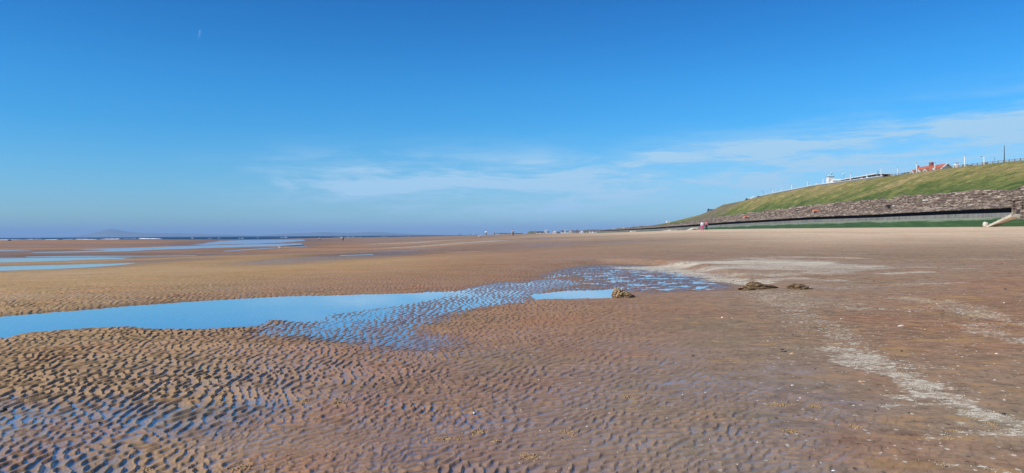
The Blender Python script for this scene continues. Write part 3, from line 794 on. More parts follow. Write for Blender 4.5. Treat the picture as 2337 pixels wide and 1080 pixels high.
NRW = 34; cols = []
qs = np.linspace(0, 1, NRW)
nc = 6
for j, q in enumerate(qs):
    c = q * nc; ci = math.floor(min(c, nc - 1e-6)); cf = c - ci
    seg = np.floor(YS / 3.7 + ci * .43).astype(int)
    jig = np.array([(hash((int(s), ci)) % 1000) / 1000.0 for s in seg])
    zlo = fz('ledge', YS) - .5; zhi = fz('stone', YS)
    ed = 1.0 * fbm(YS * .12, YS * 0 + 5, 3, 111)
    zq = (ci + min(1, cf * 1.25)) / nc
    out = (ci + (0.12 if cf < .72 else .12 + (cf - .72) / .28 * .88)) / nc
    xx = XW + 9.3 + 5.7 * out - jig * .55 + .35 * fbm(YS * .4, YS * 0 + q * 11, 3, 113)
    if j == NRW - 1: xx = xx + 1.0
    cols.append((xx, zlo + (zhi - zlo) * zq + ed * q + .18 * jig * (cf > .5), YS))
rv = thing('stone_revetment', 'tiered pinkish grey rock face between the sea wall and the grass bank', 'rock wall')
loft('rock_face', cols, rock_m, rv, smooth=False)
for (px, py, w_, c_) in [(2094, 470, 1.5, (.75, .22, .12)), (2029, 470, 1.3, (.02, .02, .02)), (2111, 457, .6, (.85, .82, .76)), (1858.5, 481, 1.2, (.72, .24, .14)), (2041, 470.5, .9, (.8, .8, .78)), (1700, 494, 1.2, (.7, .25, .2))]:
    D = np.interp(px, ST[::-1], SD[::-1]) + 10 / ((px - CX) / F + .07); c = W(px, py, D - 2.2); b = MB(); hh = w_ * .32
    b.box((c[0] - .6, c[1] - w_ * .9, c[2] - hh), (c[0] + 2.2, c[1] + w_ * .9, c[2] + hh)); o = b.build('painted_panel', varied('panel', c_, .2, 2, .7), rv)
    o['label'] = 'orange painted panel' if c_[0] > .6 and c_[1] < .3 else ('dark drain opening' if c_[0] < .1 else 'white painted block')

# grass bank with uneven tussocks
def grass(t, p):
    pos = t.geo(); s = t.attr('ss'); vv = t.attr('vv'); bare = t.attr('bare')
    cb = t.add('ShaderNodeCombineXYZ'); t.set(cb.inputs[0], t.math('ADD', s, t.math('MULTIPLY', vv, 1.25))); t.set(cb.inputs[1], t.math('MULTIPLY', vv, .42))
    a = t.noise(t.map(cb.outputs[0], (1, 1, 1)), .075, 7, .66, .3)
    b = t.noise(t.map(cb.outputs[0], (1, .7, 1)), .30, 7, .74, .2)
    d = t.noise(t.map(cb.outputs[0], (1, .6, 1)), 1.0, 6, .75)
    low = t.math('MULTIPLY', t.smooth(t.attr('hh'), .75, .05), .12)
    f = t.math('ADD', t.math('ADD', t.math('MULTIPLY', a, .50), t.math('MULTIPLY', b, .50)), low)
    c = t.ramp(f, [(.32, (.38, .29, .15)), (.45, (.30, .235, .105)), (.53, (.205, .185, .065)), (.60, (.115, .145, .042)), (.69, (.05, .085, .024))])
    c = t.mix(1, c, t.ramp(d, [(.30, (.30, .34, .30)), (.5, (1, 1, 1)), (.70, (1.75, 1.6, 1.4))]), 'MULTIPLY')
    c = t.mix(t.math('MULTIPLY', t.smooth(t.noise(t.map(cb.outputs[0], (1, .5, 1)), .6, 7, .78), .56, .72), .6), c, (.33, .26, .14))
    c = t.mix(bare, c, t.ramp(b, [(.3, (.10, .08, .06)), (.7, (.23, .18, .14))]))
    t.set(p.inputs['Base Color'], c)
    t.set(p.inputs['Normal'], t.bump(t.math('ADD', t.math('MULTIPLY', d, .6), b), 1.0, .8))
NG = 46; cols = []; bare = []; hh = []
for j in range(NG):
    q = j / (NG - 1)
    lo = fz('stone', YS) + (1.0 * fbm(YS * .12, YS * 0 + 5, 3, 111)) - .15; hi = fz('top', YS)
    prof = q ** .92
    bulge = .7 * fbm(YS * .06 + q * 2.2, q * 2.2 + YS * 0, 4, 121) + .5 * fbm(YS * .45 + q * 9, q * 14 + YS * 0, 3, 125) + .16 * fbm(YS * 1.3 + q * 20, q * 34 + YS * 0, 2, 127)
    cols.append((XW + 16.0 + 18 * q, lo + (hi - lo) * prof + bulge * math.sin(q * math.pi) ** .5 * np.clip((hi - lo) / 12, .1, 1), YS))
    bl = sstep(YS, 500, 545) * (1 - sstep(YS, 590, 640)) * np.clip(.5 + .5 * fbm(YS * .05, YS * 0 + q * 3, 3, 131), 0, 1)
    bare.append(np.clip(bl * 1.2, 0, 1)); hh.append(np.full(YS.shape, q))
ys_in = YS
# plateau behind the edge
for dx, dz in [(35.5, -.1), (40, -.25), (60, -.3), (120, -.2), (400, 0), (1500, 0)]:
    cols.append((XW + dx, fz('top', YS) + dz, YS)); bare.append(np.zeros(YS.shape)); hh.append(np.ones(YS.shape))
bk = loft('hill', cols, mat('bank_grass', None, .9, .1, grass), None)
add_attr(bk.data, 'ss', np.repeat(YS, len(cols))); add_attr(bk.data, 'vv', np.stack([c[0] - XW for c in cols], 1) * 1.35)
add_attr(bk.data, 'bare', np.stack(bare, 1)); add_attr(bk.data, 'hh', np.stack(hh, 1)); tag(bk, kind='structure')

# buttress where the covered walk ends, and the slipway beside it
bt = thing('buttress', 'brown grey stone buttress where the covered recess ends at the right', 'buttress')
b = MB(); yb0, yb1 = 196.0, 229.5; xb = float(_xw(226.))
zl = float(fz('apron', 222.)); zt = float(W(2325, 457, 226.)[2])
b.box((xb + 3.6, yb0, zl - 1.5), (xb + 13, yb1, zt)); b.box((xb + 3.2, yb0 - .2, zt), (xb + 13, yb1 + .3, zt + .35))
for y in (229.0, 225.2, 219.4, 214.5): b.box((xb + 3.1, y - .5, zl - 1.5), (xb + 3.62, y + .3, zt - .3))
b.build('stone_block', rock_m, bt)
b = MB(); b.box((xb + 3.45, 226.0, zl + .1), (xb + 3.62, 227.6, zl + 2.2)); b.build('doorway', mat('door_dark', (.04, .035, .03)), bt)
def ramp(pxa, pya, pxb, pyb, Da, Db, wid, th, label, m, group=None):
    A = W(pxa, pya, Da); B = W(pxb, pyb, Db); b = MB()
    A = A + np.array([-1.5, 0, 0])
    V = [(A[0], A[1], A[2]), (A[0] + wid, A[1] + .4, A[2]), (B[0] + wid * .6, B[1] + .4, B[2]), (B[0] - wid * .5, B[1], B[2])]
    V += [(x, y, z - th - (.3 if i > 1 else 0)) for i, (x, y, z) in enumerate(V)]
    b.add(V, [(0, 1, 2, 3), (7, 6, 5, 4), (0, 4, 5, 1), (1, 5, 6, 2), (2, 6, 7, 3), (3, 7, 4, 0)])
    s = thing('slipway', label, 'slipway', group=group); b.build('ramp', m, s)
    n = 7
    for i in range(n):
        c = MB(); q = i / (n - 1); p = A * (1 - q) + np.array([B[0] - wid * .5, B[1], B[2]]) * q
        c.box((p[0] - .12, p[1] - .12, p[2] - .1), (p[0] + .25, p[1] + .25, p[2] + .22 * th)); c.build('kerb_block', m, s)
    return s
cream = mat('slipway_concrete', None, .8, .25, conc((.56, .51, .41)))
ramp(2262, 516.0, 2318, 488.5, 229, 215, 2.6, .5, 'cream concrete slipway climbing the green apron to the buttress', cream)
ramp(1570, 525.5, 1590, 519.0, 528, 508, 5, .9, 'pale slipway at the foot of the wall just left of the two walkers', cream)
ramp(1514, 526.8, 1538, 524.2, 610, 580, 5, 1.0, 'pale low slipway second from the two walkers', cream)
ramp(1441, 529.6, 1446, 526.6, 760, 745, 4, 1.2, 'small pale slipway at the far end of the low dark wall', cream)
def groyne(px0, py0, px1, py1, D0, D1, h, label):
    A = W(px0, py0, D0); B = W(px1, py1, D1); b = MB(); n = 10
    for i in range(n):
        q = i / n; q2 = (i + 1) / n; p = A * (1 - q) + B * q; r2 = A * (1 - q2) + B * q2
        V = [(p[0], p[1] - .8, p[2] - 3), (r2[0], r2[1] - .8, r2[2] - 3), (r2[0], r2[1] + .8, r2[2] - 3), (p[0], p[1] + .8, p[2] - 3),
             (p[0], p[1] - .8, p[2] + h * random.uniform(-.1, .1)), (r2[0], r2[1] - .8, r2[2]), (r2[0], r2[1] + .8, r2[2]), (p[0], p[1] + .8, p[2])]
        b.add(V, [(0, 1, 2, 3), (4, 7, 6, 5), (0, 4, 5, 1), (1, 5, 6, 2), (2, 6, 7, 3), (3, 7, 4, 0)])
    return tag(b.build('groyne', conc_m), label, 'groyne')
groyne(1538, 526.5, 1568, 518.5, 590, 545, .5, 'grey stone groyne running up to the wall left of the pale slipway')
groyne(1500, 527, 1524, 519.5, 655, 600, .5, 'grey stone groyne midway along the low far wall')
groyne(1589, 524.5, 1604, 515.5, 500, 478, .5, 'grey stone groyne directly behind the walker in pink trousers')
# boulder beside the slipway
def rock(name, c, r, seed, m, label, cat, group=None, sub=4, amp_=.22, flat=.0, rz=0.0, shape=None, freq=1.0):
    bm = bmesh.new(); bmesh.ops.create_icosphere(bm, subdivisions=sub, radius=1.0)
    pv = np.array([v.co[:] for v in bm.verts])
    n = amp_ * (fbm(pv[:, 0] * 1.3 * freq + seed, pv[:, 1] * 1.3 * freq + pv[:, 2] * 1.7 * freq, 4, 141) + .35 * np.abs(fbm(pv[:, 0] * 4 * freq, pv[:, 1] * 4 * freq + pv[:, 2] * 3.1 * freq + seed, 3, 145)))
    pv = pv * (1 + n)[:, None]
    pv = np.sign(pv) * np.abs(pv) ** .86
    if shape is not None: pv = shape(pv)
    ca, sa = math.cos(rz), math.sin(rz)
    q = np.stack([pv[:, 0] * r[0], pv[:, 1] * r[1], pv[:, 2] * r[2]], -1)
    q = np.stack([q[:, 0] * ca - q[:, 1] * sa, q[:, 0] * sa + q[:, 1] * ca, q[:, 2]], -1)
    for v, co in zip(bm.verts, q): v.co = co
    me = bpy.data.meshes.new(name); bm.to_mesh(me); bm.free(); me.shade_smooth() if sub > 2 else None
    o = link(name, me, m); o.location = tuple(map(float, c)); return tag(o, label, cat, group)
c = W(2249, 512, 232); rock('boulder', (c[0], c[1], c[2] - .1), (.75, .7, .85), 3, varied('pale_stone', (.62, .58, .47), .25, 2, .8), 'rounded cream boulder at the foot of the slipway', 'boulder', sub=3)
# ------------------------------------------------------------------ on the cliff top
def topD(px): return float(np.interp(px, ST[::-1], feat['top'][1][::-1]))
def plat(Y): return float(fz('top', Y)) - .25
white = varied('white_paint', (.78, .77, .73), .10, 1.5, .6)
cream_m = varied('cream_render', (.72, .64, .46), .10, 1.2, .8)
greyr = varied('grey_roof', (.14, .14, .15), .25, 1.0, .8)
redr = varied('red_roof', (.42, .125, .07), .25, .8, .8, bump=.05)
glass = mat('window_glass', (.03, .045, .06), .08, .6)
steel = varied('grey_metal', (.22, .25, .28), .15, 2, .5)
darkm = varied('dark_metal', (.05, .055, .065), .15, 2, .6)
brick = varied('brick', (.30, .09, .06), .25, 3, .85)
timber = varied('timber', (.20, .17, .14), .25, 2, .9)

# parapet and railing along the edge of the cliff top
def strip(name, Y0, Y1, dx, prof, m, parent, step=2.0):
    Ysg = np.arange(Y0, Y1, step); P_ = np.zeros((len(Ysg), len(prof), 3))
    for i, Yv in enumerate(Ysg):
        for j, (a, b) in enumerate(prof): P_[i, j] = (float(_xw(Yv)) + dx + a, Yv, plat(Yv) + b)
    return link(name, grid_mesh(name, P_, smooth=False), m, parent)
box_prof = lambda w_, h: [(0, -.6), (0, h), (w_, h), (w_, -.6)]
pw = thing('clifftop_wall', 'low grey wall with a white coping along the left half of the cliff top', 'low wall')
strip('wall', 345, 520, 34.4, box_prof(.5, .85), varied('grey_wall', (.16, .165, .17), .2, 1, .9), pw)
strip('coping', 345, 520, 34.25, [(0, .86), (0, 1.04), (.7, 1.04), (.7, .86)], white, pw)
rl = thing('clifftop_railing', 'grey post and rail fence along the right half of the cliff top', 'railing')
strip('kerb', 190, 343, 34.6, box_prof(.35, .28), timber, rl)
strip('rail', 190, 343, 34.7, [(0, .92), (0, 1.08), (.1, 1.08), (.1, .92)], timber, rl)
strip('lower_rail', 190, 343, 34.7, [(0, .5), (0, .62), (.08, .62), (.08, .5)], timber, rl)
for i, Yv in enumerate(np.arange(192, 343, 2.4)):
    b = MB(); x = float(_xw(Yv)) + 34.62; b.box((x, Yv - .11, plat(Yv) - .3), (x + .22, Yv + .11, plat(Yv) + 1.2)); b.build('post', timber, rl)

def column(px, ytop, style, label, m=white, dback=7, r=.2, group='white lamp columns along the cliff top'):
    D = topD(px) + dback; top = W(px, ytop, D); zb = plat(D) - .4; h = top[2] - zb
    t_ = thing('lamp_column', label, 'lamp post', (top[0], D, zb), 0, group)
    b = MB(); b.tube([(0, 0, 0), (0, 0, h * .3), (0, 0, h)], [r * 1.15, r, r * .8], 8); b.build('pole', m, t_)
    if style == 'single':
        b = MB(); b.tube([(0, 0, h - .05), (-.35, 0, h + .28), (-.9, 0, h + .32)], .06, 6); b.build('arm', m, t_)
        b = MB(); b.ell((-1.1, 0, h + .27), (.42, .2, .13), 8); b.build('lamp_head', steel, t_, True)
    elif style == 'double':
        for s_ in (-1, 1):
            b = MB(); b.tube([(0, 0, h - .3), (s_ * .6, 0, h + .15), (s_ * 1.3, 0, h + .12)], .07, 6); b.build('arm', m, t_)
            b = MB(); b.ell((s_ * 1.5, 0, h + .05), (.5, .25, .17), 8); b.build('lamp_head', m, t_, True)
    elif style == 'finial':
        b = MB(); b.tube([(0, 0, h), (0, 0, h + .12)], [r * 1.7, r * 1.7], 8); b.build('cap', m, t_)
        b = MB(); b.tube([(.05, 0, h + .12), (.05, 0, h + .5)], .06, 6); b.ell((.05, 0, h + .55), (.16, .16, .14), 6); b.build('lamp_head', steel, t_, True)
    return t_
column(2010.8, 385.5, 'plain', 'white column just right of the flat-roofed pavilion')
column(2049, 385.5, 'finial', 'white column rising among the grey-roofed houses')
column(2091.9, 373.5, 'finial', 'white column in front of the left end of the red-roofed house')
column(2133.7, 374, 'finial', 'white column in front of the middle dormers of the red-roofed house')
column(2201.9, 356, 'finial', 'tallest white column, right of the white chimney block', r=.26)
column(2245.9, 358.5, 'single', 'rightmost white column, beside the dark shrub', r=.22)
column(1941.2, 397, 'finial', 'white column in front of the left half of the flat-roofed pavilion')
column(1978.3, 396.5, 'finial', 'white column in front of the right half of the flat-roofed pavilion')
column(1878.6, 408, 'plain', 'short white column just left of the white square kiosk', r=.25)
column(1843.7, 414, 'finial', 'white column second to the left of the white square kiosk', r=.26)
column(1848.8, 420.5, 'single', 'small white lamp close beside a taller column, left of the kiosk', r=.14)
column(1807, 421.5, 'single', 'white column midway along the grey clifftop wall', r=.26)
column(1782.9, 428, 'double', 'white column with two lamp arms above the grey clifftop wall', r=.22)
column(1764, 433, 'single', 'white curved lamp left of the two-armed lamp', r=.22)
column(1769.7, 434, 'plain', 'thin white pole between the curved lamp and the two-armed lamp', r=.12)
column(1742.6, 437.5, 'single', 'dim grey lamp right of the small white roofed hut', steel, r=.13, group=None)
column(2270, 363, 'finial', 'thin grey lamp between the rightmost white column and the tall dark mast', steel, r=.08, group=None)
column(2003.6, 389, 'plain', 'thin blue grey pole at the right end of the pavilion', varied('blue_grey', (.10, .18, .26), .1, 2, .6), r=.16, group=None)
D = topD(2292) + 9; tp = W(2292, 333.8, D); zb = plat(D) - .4
ms_ = thing('mast', 'tall thin dark mast, highest thing on the cliff top', 'mast', (tp[0], D, zb)); hM = tp[2] - zb
b = MB(); b.tube([(0, 0, 0), (0, 0, hM * .5), (0, 0, hM)], [.2, .15, .1], 8); b.build('pole', darkm, ms_); b = MB(); b.box((-.25, -.25, 0), (.25, .25, .9)); b.build('base', darkm, ms_)
b = MB(); b.box((-.1, -.1, hM - .02), (.1, .1, hM + .35)); b.build('cap', steel, ms_)

def local(name, label, cat, A, B, group=None):
    """thing whose local +x runs from world point A to B (ground plan)"""
    d = math.atan2(B[1] - A[1], B[0] - A[0]); return thing(name, label, cat, A, d, group), math.hypot(B[0] - A[0], B[1] - A[1])

# red-roofed house: long ridge runs with the coast, gable end faces us
Dn, Df = 332.0, 352.0
An = W(2161, 373.4, Dn); Af = W(2088, 382, Df); zg = plat(330)
hs, Lh = local('red_roofed_house', 'large house with red roof, white walls, brick chimney and cream gable end', 'house', (An[0], An[1], zg), (Af[0], Af[1], zg))
zr = float(An[2] - zg); ze = zr - 3.4; hw_ = 4.4          # local: x along ridge away from us, +y is seaward (left)
b = MB(); b.box((0, -hw_, -.5), (Lh, hw_, ze))
b.add([(0, -hw_, ze), (0, hw_, ze), (0, 0, zr - .15)], [(0, 1, 2)]); b.build('wall', cream_m, hs)
b = MB(); o_ = .5
b.add([(-o_, 0, zr), (Lh - 2.4, 0, zr), (Lh + o_, hw_ + .6, ze - .45), (-o_, hw_ + .6, ze - .45)], [(0, 1, 2, 3)])
b.add([(-o_, 0, zr), (Lh - 2.4, 0, zr), (Lh + o_, -hw_ - .6, ze - .45), (-o_, -hw_ - .6, ze - .45)], [(3, 2, 1, 0)])
b.add([(Lh - 2.4, 0, zr), (Lh + o_, hw_ + .6, ze - .45), (Lh + o_, -hw_ - .6, ze - .45)], [(0, 1, 2)])
rf = b.build('roof', redr, hs)
b = MB(); b.box((Lh * .43, -.55, zr - .9), (Lh * .43 + 1.7, .55, zr + 1.25)); b.box((Lh * .43 - .1, -.65, zr + 1.25), (Lh * .43 + 1.8, .65, zr + 1.45)); b.build('chimney', brick, rf)
b = MB(); b.box((Lh - 2.6, -.3, zr - .5), (Lh - 2.0, .3, zr + .7)); b.build('chimney', brick, rf)
b = MB()
for s_ in (1, -1): b.tube([(-o_ - .04, 0, zr + .05), (-o_ - .04, s_ * (hw_ + .65), ze - .45)], .26, 4)
b.build('bargeboard', white, hs)
b = MB(); b.box((0, hw_ + .05, ze - 1.3), (Lh, hw_ + .12, ze - .1)); b.build('white_band', white, hs)
for q in (.13, .40, .60, .82):
    xx = Lh * q; b = MB(); b.box((xx - 1.2, hw_ - 1.6, ze - .4), (xx + 1.2, hw_ + .25, ze + .95))
    b.add([(xx - 1.25, hw_ + .3, ze + .95), (xx + 1.25, hw_ + .3, ze + .95), (xx, hw_ + .3, ze + 1.75)], [(0, 1, 2)]); dm = b.build('dormer', white, hs)
    b = MB(); b.box((xx - .55, hw_ + .27, ze - .1), (xx + .55, hw_ + .33, ze + .65)); b.build('pane', glass, dm)
    b = MB(); b.add([(xx - 1.35, hw_ + .4, ze + .88), (xx, hw_ + .4, ze + 1.87), (xx, hw_ - 2.6, ze + 1.87), (xx - 1.35, hw_ - 2.2, ze + .88)], [(0, 1, 2, 3)])
    b.add([(xx + 1.35, hw_ + .4, ze + .88), (xx, hw_ + .4, ze + 1.87), (xx, hw_ - 2.6, ze + 1.87), (xx + 1.35, hw_ - 2.2, ze + .88)], [(3, 2, 1, 0)]); b.build('dormer_roof', redr, dm)
for q in (.06, .27, .5, .72, .93):
    b = MB(); b.box((Lh * q - .6, hw_ + .13, ze - 1.2), (Lh * q + .6, hw_ + .16, ze - .35)); b.build('window', glass, hs)

def simple_house(px0, px1, ytop, yeave, D, depth, label, wallm, roofm, group=None, name='house', cat='house', kind='gable', windows=3, rot=0.0, zb=None):
    A = W(px0, ytop, D); B = W(px1, ytop, D); L = B[0] - A[0]; ze_ = W((px0 + px1) / 2, yeave, D)[2]; zt_ = A[2]
    if zb is None: zb = plat(D) - .2
    o = thing(name, label, cat, ((A[0] + B[0]) / 2, D, zb), rot, group); he = ze_ - zb; ht = zt_ - zb; h2 = L / 2
    b = MB(); b.box((-h2, 0, -.8), (h2, depth, he))
    if kind == 'gable_front': b.add([(-h2, 0, he), (h2, 0, he), (0, 0, ht - .05)], [(0, 1, 2)]); b.add([(-h2, depth, he), (h2, depth, he), (0, depth, ht - .05)], [(2, 1, 0)])
    if kind == 'gable': b.add([(-h2, 0, he), (-h2, depth, he), (-h2, depth / 2, ht)], [(0, 1, 2)]); b.add([(h2, 0, he), (h2, depth, he), (h2, depth / 2, ht)], [(0, 1, 2)])
    b.build('wall', wallm, o); b = MB(); e = .04 * L + .1
    if kind == 'gable':
        b.add([(-h2 - e, -e, he - .1), (h2 + e, -e, he - .1), (h2 + e, depth / 2, ht + .05), (-h2 - e, depth / 2, ht + .05), (-h2 - e, depth + e, he - .1), (h2 + e, depth + e, he - .1)], [(0, 1, 2, 3), (3, 2, 5, 4)])
    elif kind == 'gable_front':
        b.add([(-h2 - e, -e, he - .1), (0, -e, ht + .08), (0, depth + e, ht + .08), (-h2 - e, depth + e, he - .1), (h2 + e, -e, he - .1), (h2 + e, depth + e, he - .1)], [(0, 1, 2, 3), (1, 4, 5, 2)])
    elif kind == 'hip':
        r2 = max(h2 - depth / 2, h2 * .25)
        b.add([(-h2 - e, -e, he - .05), (h2 + e, -e, he - .05), (h2 + e, depth + e, he - .05), (-h2 - e, depth + e, he - .05), (-r2, depth / 2, ht), (r2, depth / 2, ht)],
              [(0, 1, 5, 4), (1, 2, 5), (2, 3, 4, 5), (3, 0, 4)])
    else:
        b.box((-h2 - e, -e, he), (h2 + e, depth + e, ht))
    b.build('roof', roofm, o)
    for i in range(windows):
        x = -h2 + L * (i + .5) / windows; hh_ = max(.5, min(1.6, he * .32)); zc = he * .62
        b = MB(); b.box((x - L / windows * .26, -.06, zc - hh_ / 2), (x + L / windows * .26, .05, zc + hh_ / 2)); b.build('window', glass, o)
    return o
# grey-roofed terrace between pavilion and red-roofed house
simple_house(2013, 2027, 401, 404, topD(2020) + 34, 6, 'grey hipped roof house just right of the flat-roofed pavilion', timber, greyr, 'grey roofed houses', kind='hip', windows=2)
simple_house(2028, 2043, 399.3, 402.6, topD(2035) + 34, 6, 'grey hipped roof house second right of the pavilion', timber, greyr, 'grey roofed houses', kind='hip', windows=2)
simple_house(2051, 2064, 397.0, 401, topD(2057) + 34, 6, 'grey roofed house with pale walls right of its white column', cream_m, greyr, 'grey roofed houses', kind='hip', windows=2)
simple_house(2061, 2069, 398.0, 400.5, topD(2064) + 28, 4, 'small white gabled bungalow between grey roofs and the red-roofed house', white, greyr, kind='gable_front', windows=1, name='bungalow', cat='bungalow')
simple_house(2069, 2079, 393.0, 397, topD(2074) + 33, 5, 'white gabled house touching the left end of the red-roofed house', white, greyr, kind='gable_front', windows=1)
o = simple_house(2174, 2198, 382.0, 386, topD(2186) + 36, 7, 'white house with a big white chimney block and dark cap', white, greyr, kind='hip', windows=2)
D = topD(2186) + 36; k = D / F; b = MB(); zc0 = W(2190, 383, D)[2] - o.location[2]; zc1 = W(2190, 372.6, D)[2] - o.location[2]
xo = W(2190.6, 380, D)[0] - o.location[0]
b.box((xo - 4.3 * k, 1.2, zc0 - 2), (xo + 4.3 * k, 3.2, zc1)); ch = b.build('chimney', white, o); b = MB(); b.box((xo - 2.6 * k, 1.6, zc1), (xo + 2.6 * k, 2.8, zc1 + 1.9 * k)); b.build('pot', brick, ch)
simple_house(2205.5, 2214.5, 376.8, 378.4, topD(2210) + 30, 3, 'small white kiosk with a brownish flat roof right of the chimney block', white, brick, kind='flat', windows=1, name='kiosk', cat='kiosk')
def bush(px, ytop, wpx, D, label, m=None):
    c = W(px, ytop, D); k = D / F; r = wpx * k / 2; b = MB(); zc = c[2] - r * .8
    o = thing('shrub', label, 'shrub', (c[0], D, plat(D) - .2)); hb = zc - (plat(D) - .2)
    b.tube([(0, 0, 0), (.05, 0, hb)], [.12, .06], 6); b.build('stem', timber, o)
    l = MB(); rr = random.Random(int(px))
    for i in range(260):
        u = Vector((rr.gauss(0, 1), rr.gauss(0, 1), rr.gauss(0, 1))).normalized() * r * rr.uniform(.45, 1.05); p = Vector((u.x, u.y, hb + u.z * .9)); s_ = r * .22
        a = Vector((rr.gauss(0, 1), rr.gauss(0, 1), rr.gauss(0, 1))).normalized() * s_; c2 = a.orthogonal().normalized() * s_ * .6
        l.add([p - a, p + c2, p + a, p - c2], [(0, 1, 2, 3)])
    l.build('foliage', m or varied('leaf', (.035, .05, .022), .4, 2, .8), o)
bush(2217, 376.3, 6, topD(2217) + 12, 'small dark shrub right of the small white kiosk')
bush(2249.5, 371.5, 8, topD(2249) + 10, 'dark shrub at the foot of the rightmost white column')

# flat-roofed pavilion, receding with the coast
An = W(2001, 404, topD(2001) + 11.); Af = W(1920, 405.5, topD(1920) + 15.); zg = plat(365) - .2
pv_, Lp = local('pavilion', 'long flat white-roofed pavilion with a dark window band on the cliff top', 'pavilion', (An[0], An[1], zg), (Af[0], Af[1], zg))
zt_ = float(W(1960, 403.0, topD(1960) + 13.)[2] - zg)
Y0p = 0
b = MB(); b.box((0, -7, -.8), (Lp, 0, zt_ - 1.6)); b.build('wall', timber, pv_)
b = MB(); b.box((.3, -6.8, zt_ - 1.6), (Lp - .3, -.1, zt_ - .45)); b.build('window_band', glass, pv_)
b = MB(); b.box((-.6, -7.4, zt_ - .45), (Lp + .6, .8, zt_ - .05)); b.box((Lp * .2, -6, zt_ - .05), (Lp * .6, -2, zt_ + .25)); b.build('roof', white, pv_)
for i in range(9):
    b = MB(); x = Lp * i / 8; b.box((x - .1, -.1, -.3), (x + .1, .1, zt_ - .45)); b.build('pillar', white, pv_)
for q in (.22, .38, .7):
    b = MB(); b.box((Lp * q, .0, zt_ - 2.2), (Lp * q + 2.2, .12, zt_ - .9)); b.build('panel', white, pv_)
# white kiosk tower
D = topD(1895) + 18; k = D / F; c = W(1894.7, 404.4, D); zb = plat(D) - .2; hh_ = c[2] - zb
kt = thing('kiosk_tower', 'square white kiosk with a small open frame and round sign on its roof', 'kiosk', (c[0], D, zb)); r_k = 6.3 * k
b = MB(); b.box((-r_k, -r_k, -.6), (r_k, r_k, hh_)); b.build('wall', white, kt)
b = MB(); b.box((-r_k * 1.12, -r_k * 1.12, hh_), (r_k * 1.12, r_k * 1.12, hh_ + .32)); b.build('roof', steel, kt)
b = MB()
for sx in (-.6, .6):
    for sy in (-.6, .6): b.tube([(sx * r_k, sy * r_k, hh_ + .3), (sx * r_k, sy * r_k, hh_ + 1.2)], .06, 6)
b.tube([(-.6 * r_k, -.6 * r_k, hh_ + 1.2), (.6 * r_k, -.6 * r_k, hh_ + 1.2), (.6 * r_k, .6 * r_k, hh_ + 1.2), (-.6 * r_k, .6 * r_k, hh_ + 1.2)], .06, 6); b.build('roof_frame', white, kt)
b = MB(); b.tube([(-.7 * r_k, -.3, hh_ + .3), (-.7 * r_k, -.3, hh_ + 1.6)], .14, 6); b.build('vent', white, kt)
b = MB(); b.ell((.45 * r_k, -.2, hh_ + 2.05), (.55, .18, .62), 10); sg = b.build('round_sign', white, kt, True)
b = MB(); b.ell((.36 * r_k, -.34, hh_ + 1.85), (.36, .12, .5), 8); b.build('sign_face', steel, sg, True)
b = MB(); b.tube([(.45 * r_k, -.1, hh_ + .3), (.45 * r_k, -.1, hh_ + 1.5)], .07, 6); b.build('sign_post', white, kt)
b = MB(); b.box((-r_k * .5, -r_k - .05, hh_ * .45), (r_k * .5, -r_k + .02, hh_ * .8)); b.build('hatch', cream_m, kt)
simple_house(1901, 1919.5, 408.5, 412, topD(1910) + 14, 4, 'low white sloping-roofed shed between the kiosk and the pavilion', white, white, kind='gable', windows=1, name='shed', cat='shed')
simple_house(1866, 1888, 419.2, 420.4, topD(1877) + 6, 2, 'long low white wall-like shelter left of the square white kiosk', white, white, kind='flat', windows=0, name='shelter', cat='shelter')
b = MB(); b.tube([(0, 0, 0), (0, 0, 2.6)], .07, 6)
D = topD(1925) + 24; c = W(1925, 397.3, D); dish = thing('satellite_dish', 'small white dish and pole above the left end of the pavilion roof', 'dish', (c[0], D, plat(D)))
hd = c[2] - plat(D); b = MB(); b.tube([(0, 0, 0), (0, 0, hd)], .09, 6); b.build('pole', steel, dish); b = MB(); b.ell((.1, -.1, hd), (.55, .2, .5), 8); b.build('dish', white, dish, True)
# hut group at the far end
simple_house(1705, 1717, 453.0, 455, topD(1711) + 4, 3, 'small black shed at the left end of the clifftop wall', darkm, darkm, kind='flat', windows=0, name='shed', cat='shed')
o = simple_house(1717, 1733, 450.5, 452, topD(1725) + 5, 4, 'low white hut with two little roof turrets beside the black shed', white, white, kind='flat', windows=2, name='hut', cat='hut')
for x in (-1.4, 1.2):
    hb = float(W(1725, 450.5, topD(1725) + 5)[2] - o.location[2]); b = MB(); b.add([(x - .6, .5, hb), (x + .6, .5, hb), (x + .6, 1.7, hb), (x - .6, 1.7, hb), (x, 1.1, hb + .95)], [(0, 1, 4), (1, 2, 4), (2, 3, 4), (3, 0, 4)]); b.build('turret', white, o)
simple_house(1733, 1747, 447.2, 448.6, topD(1740) + 5, 4, 'low dark brown flat hut right of the white turreted hut', timber, greyr, kind='flat', windows=0, name='hut', cat='hut')
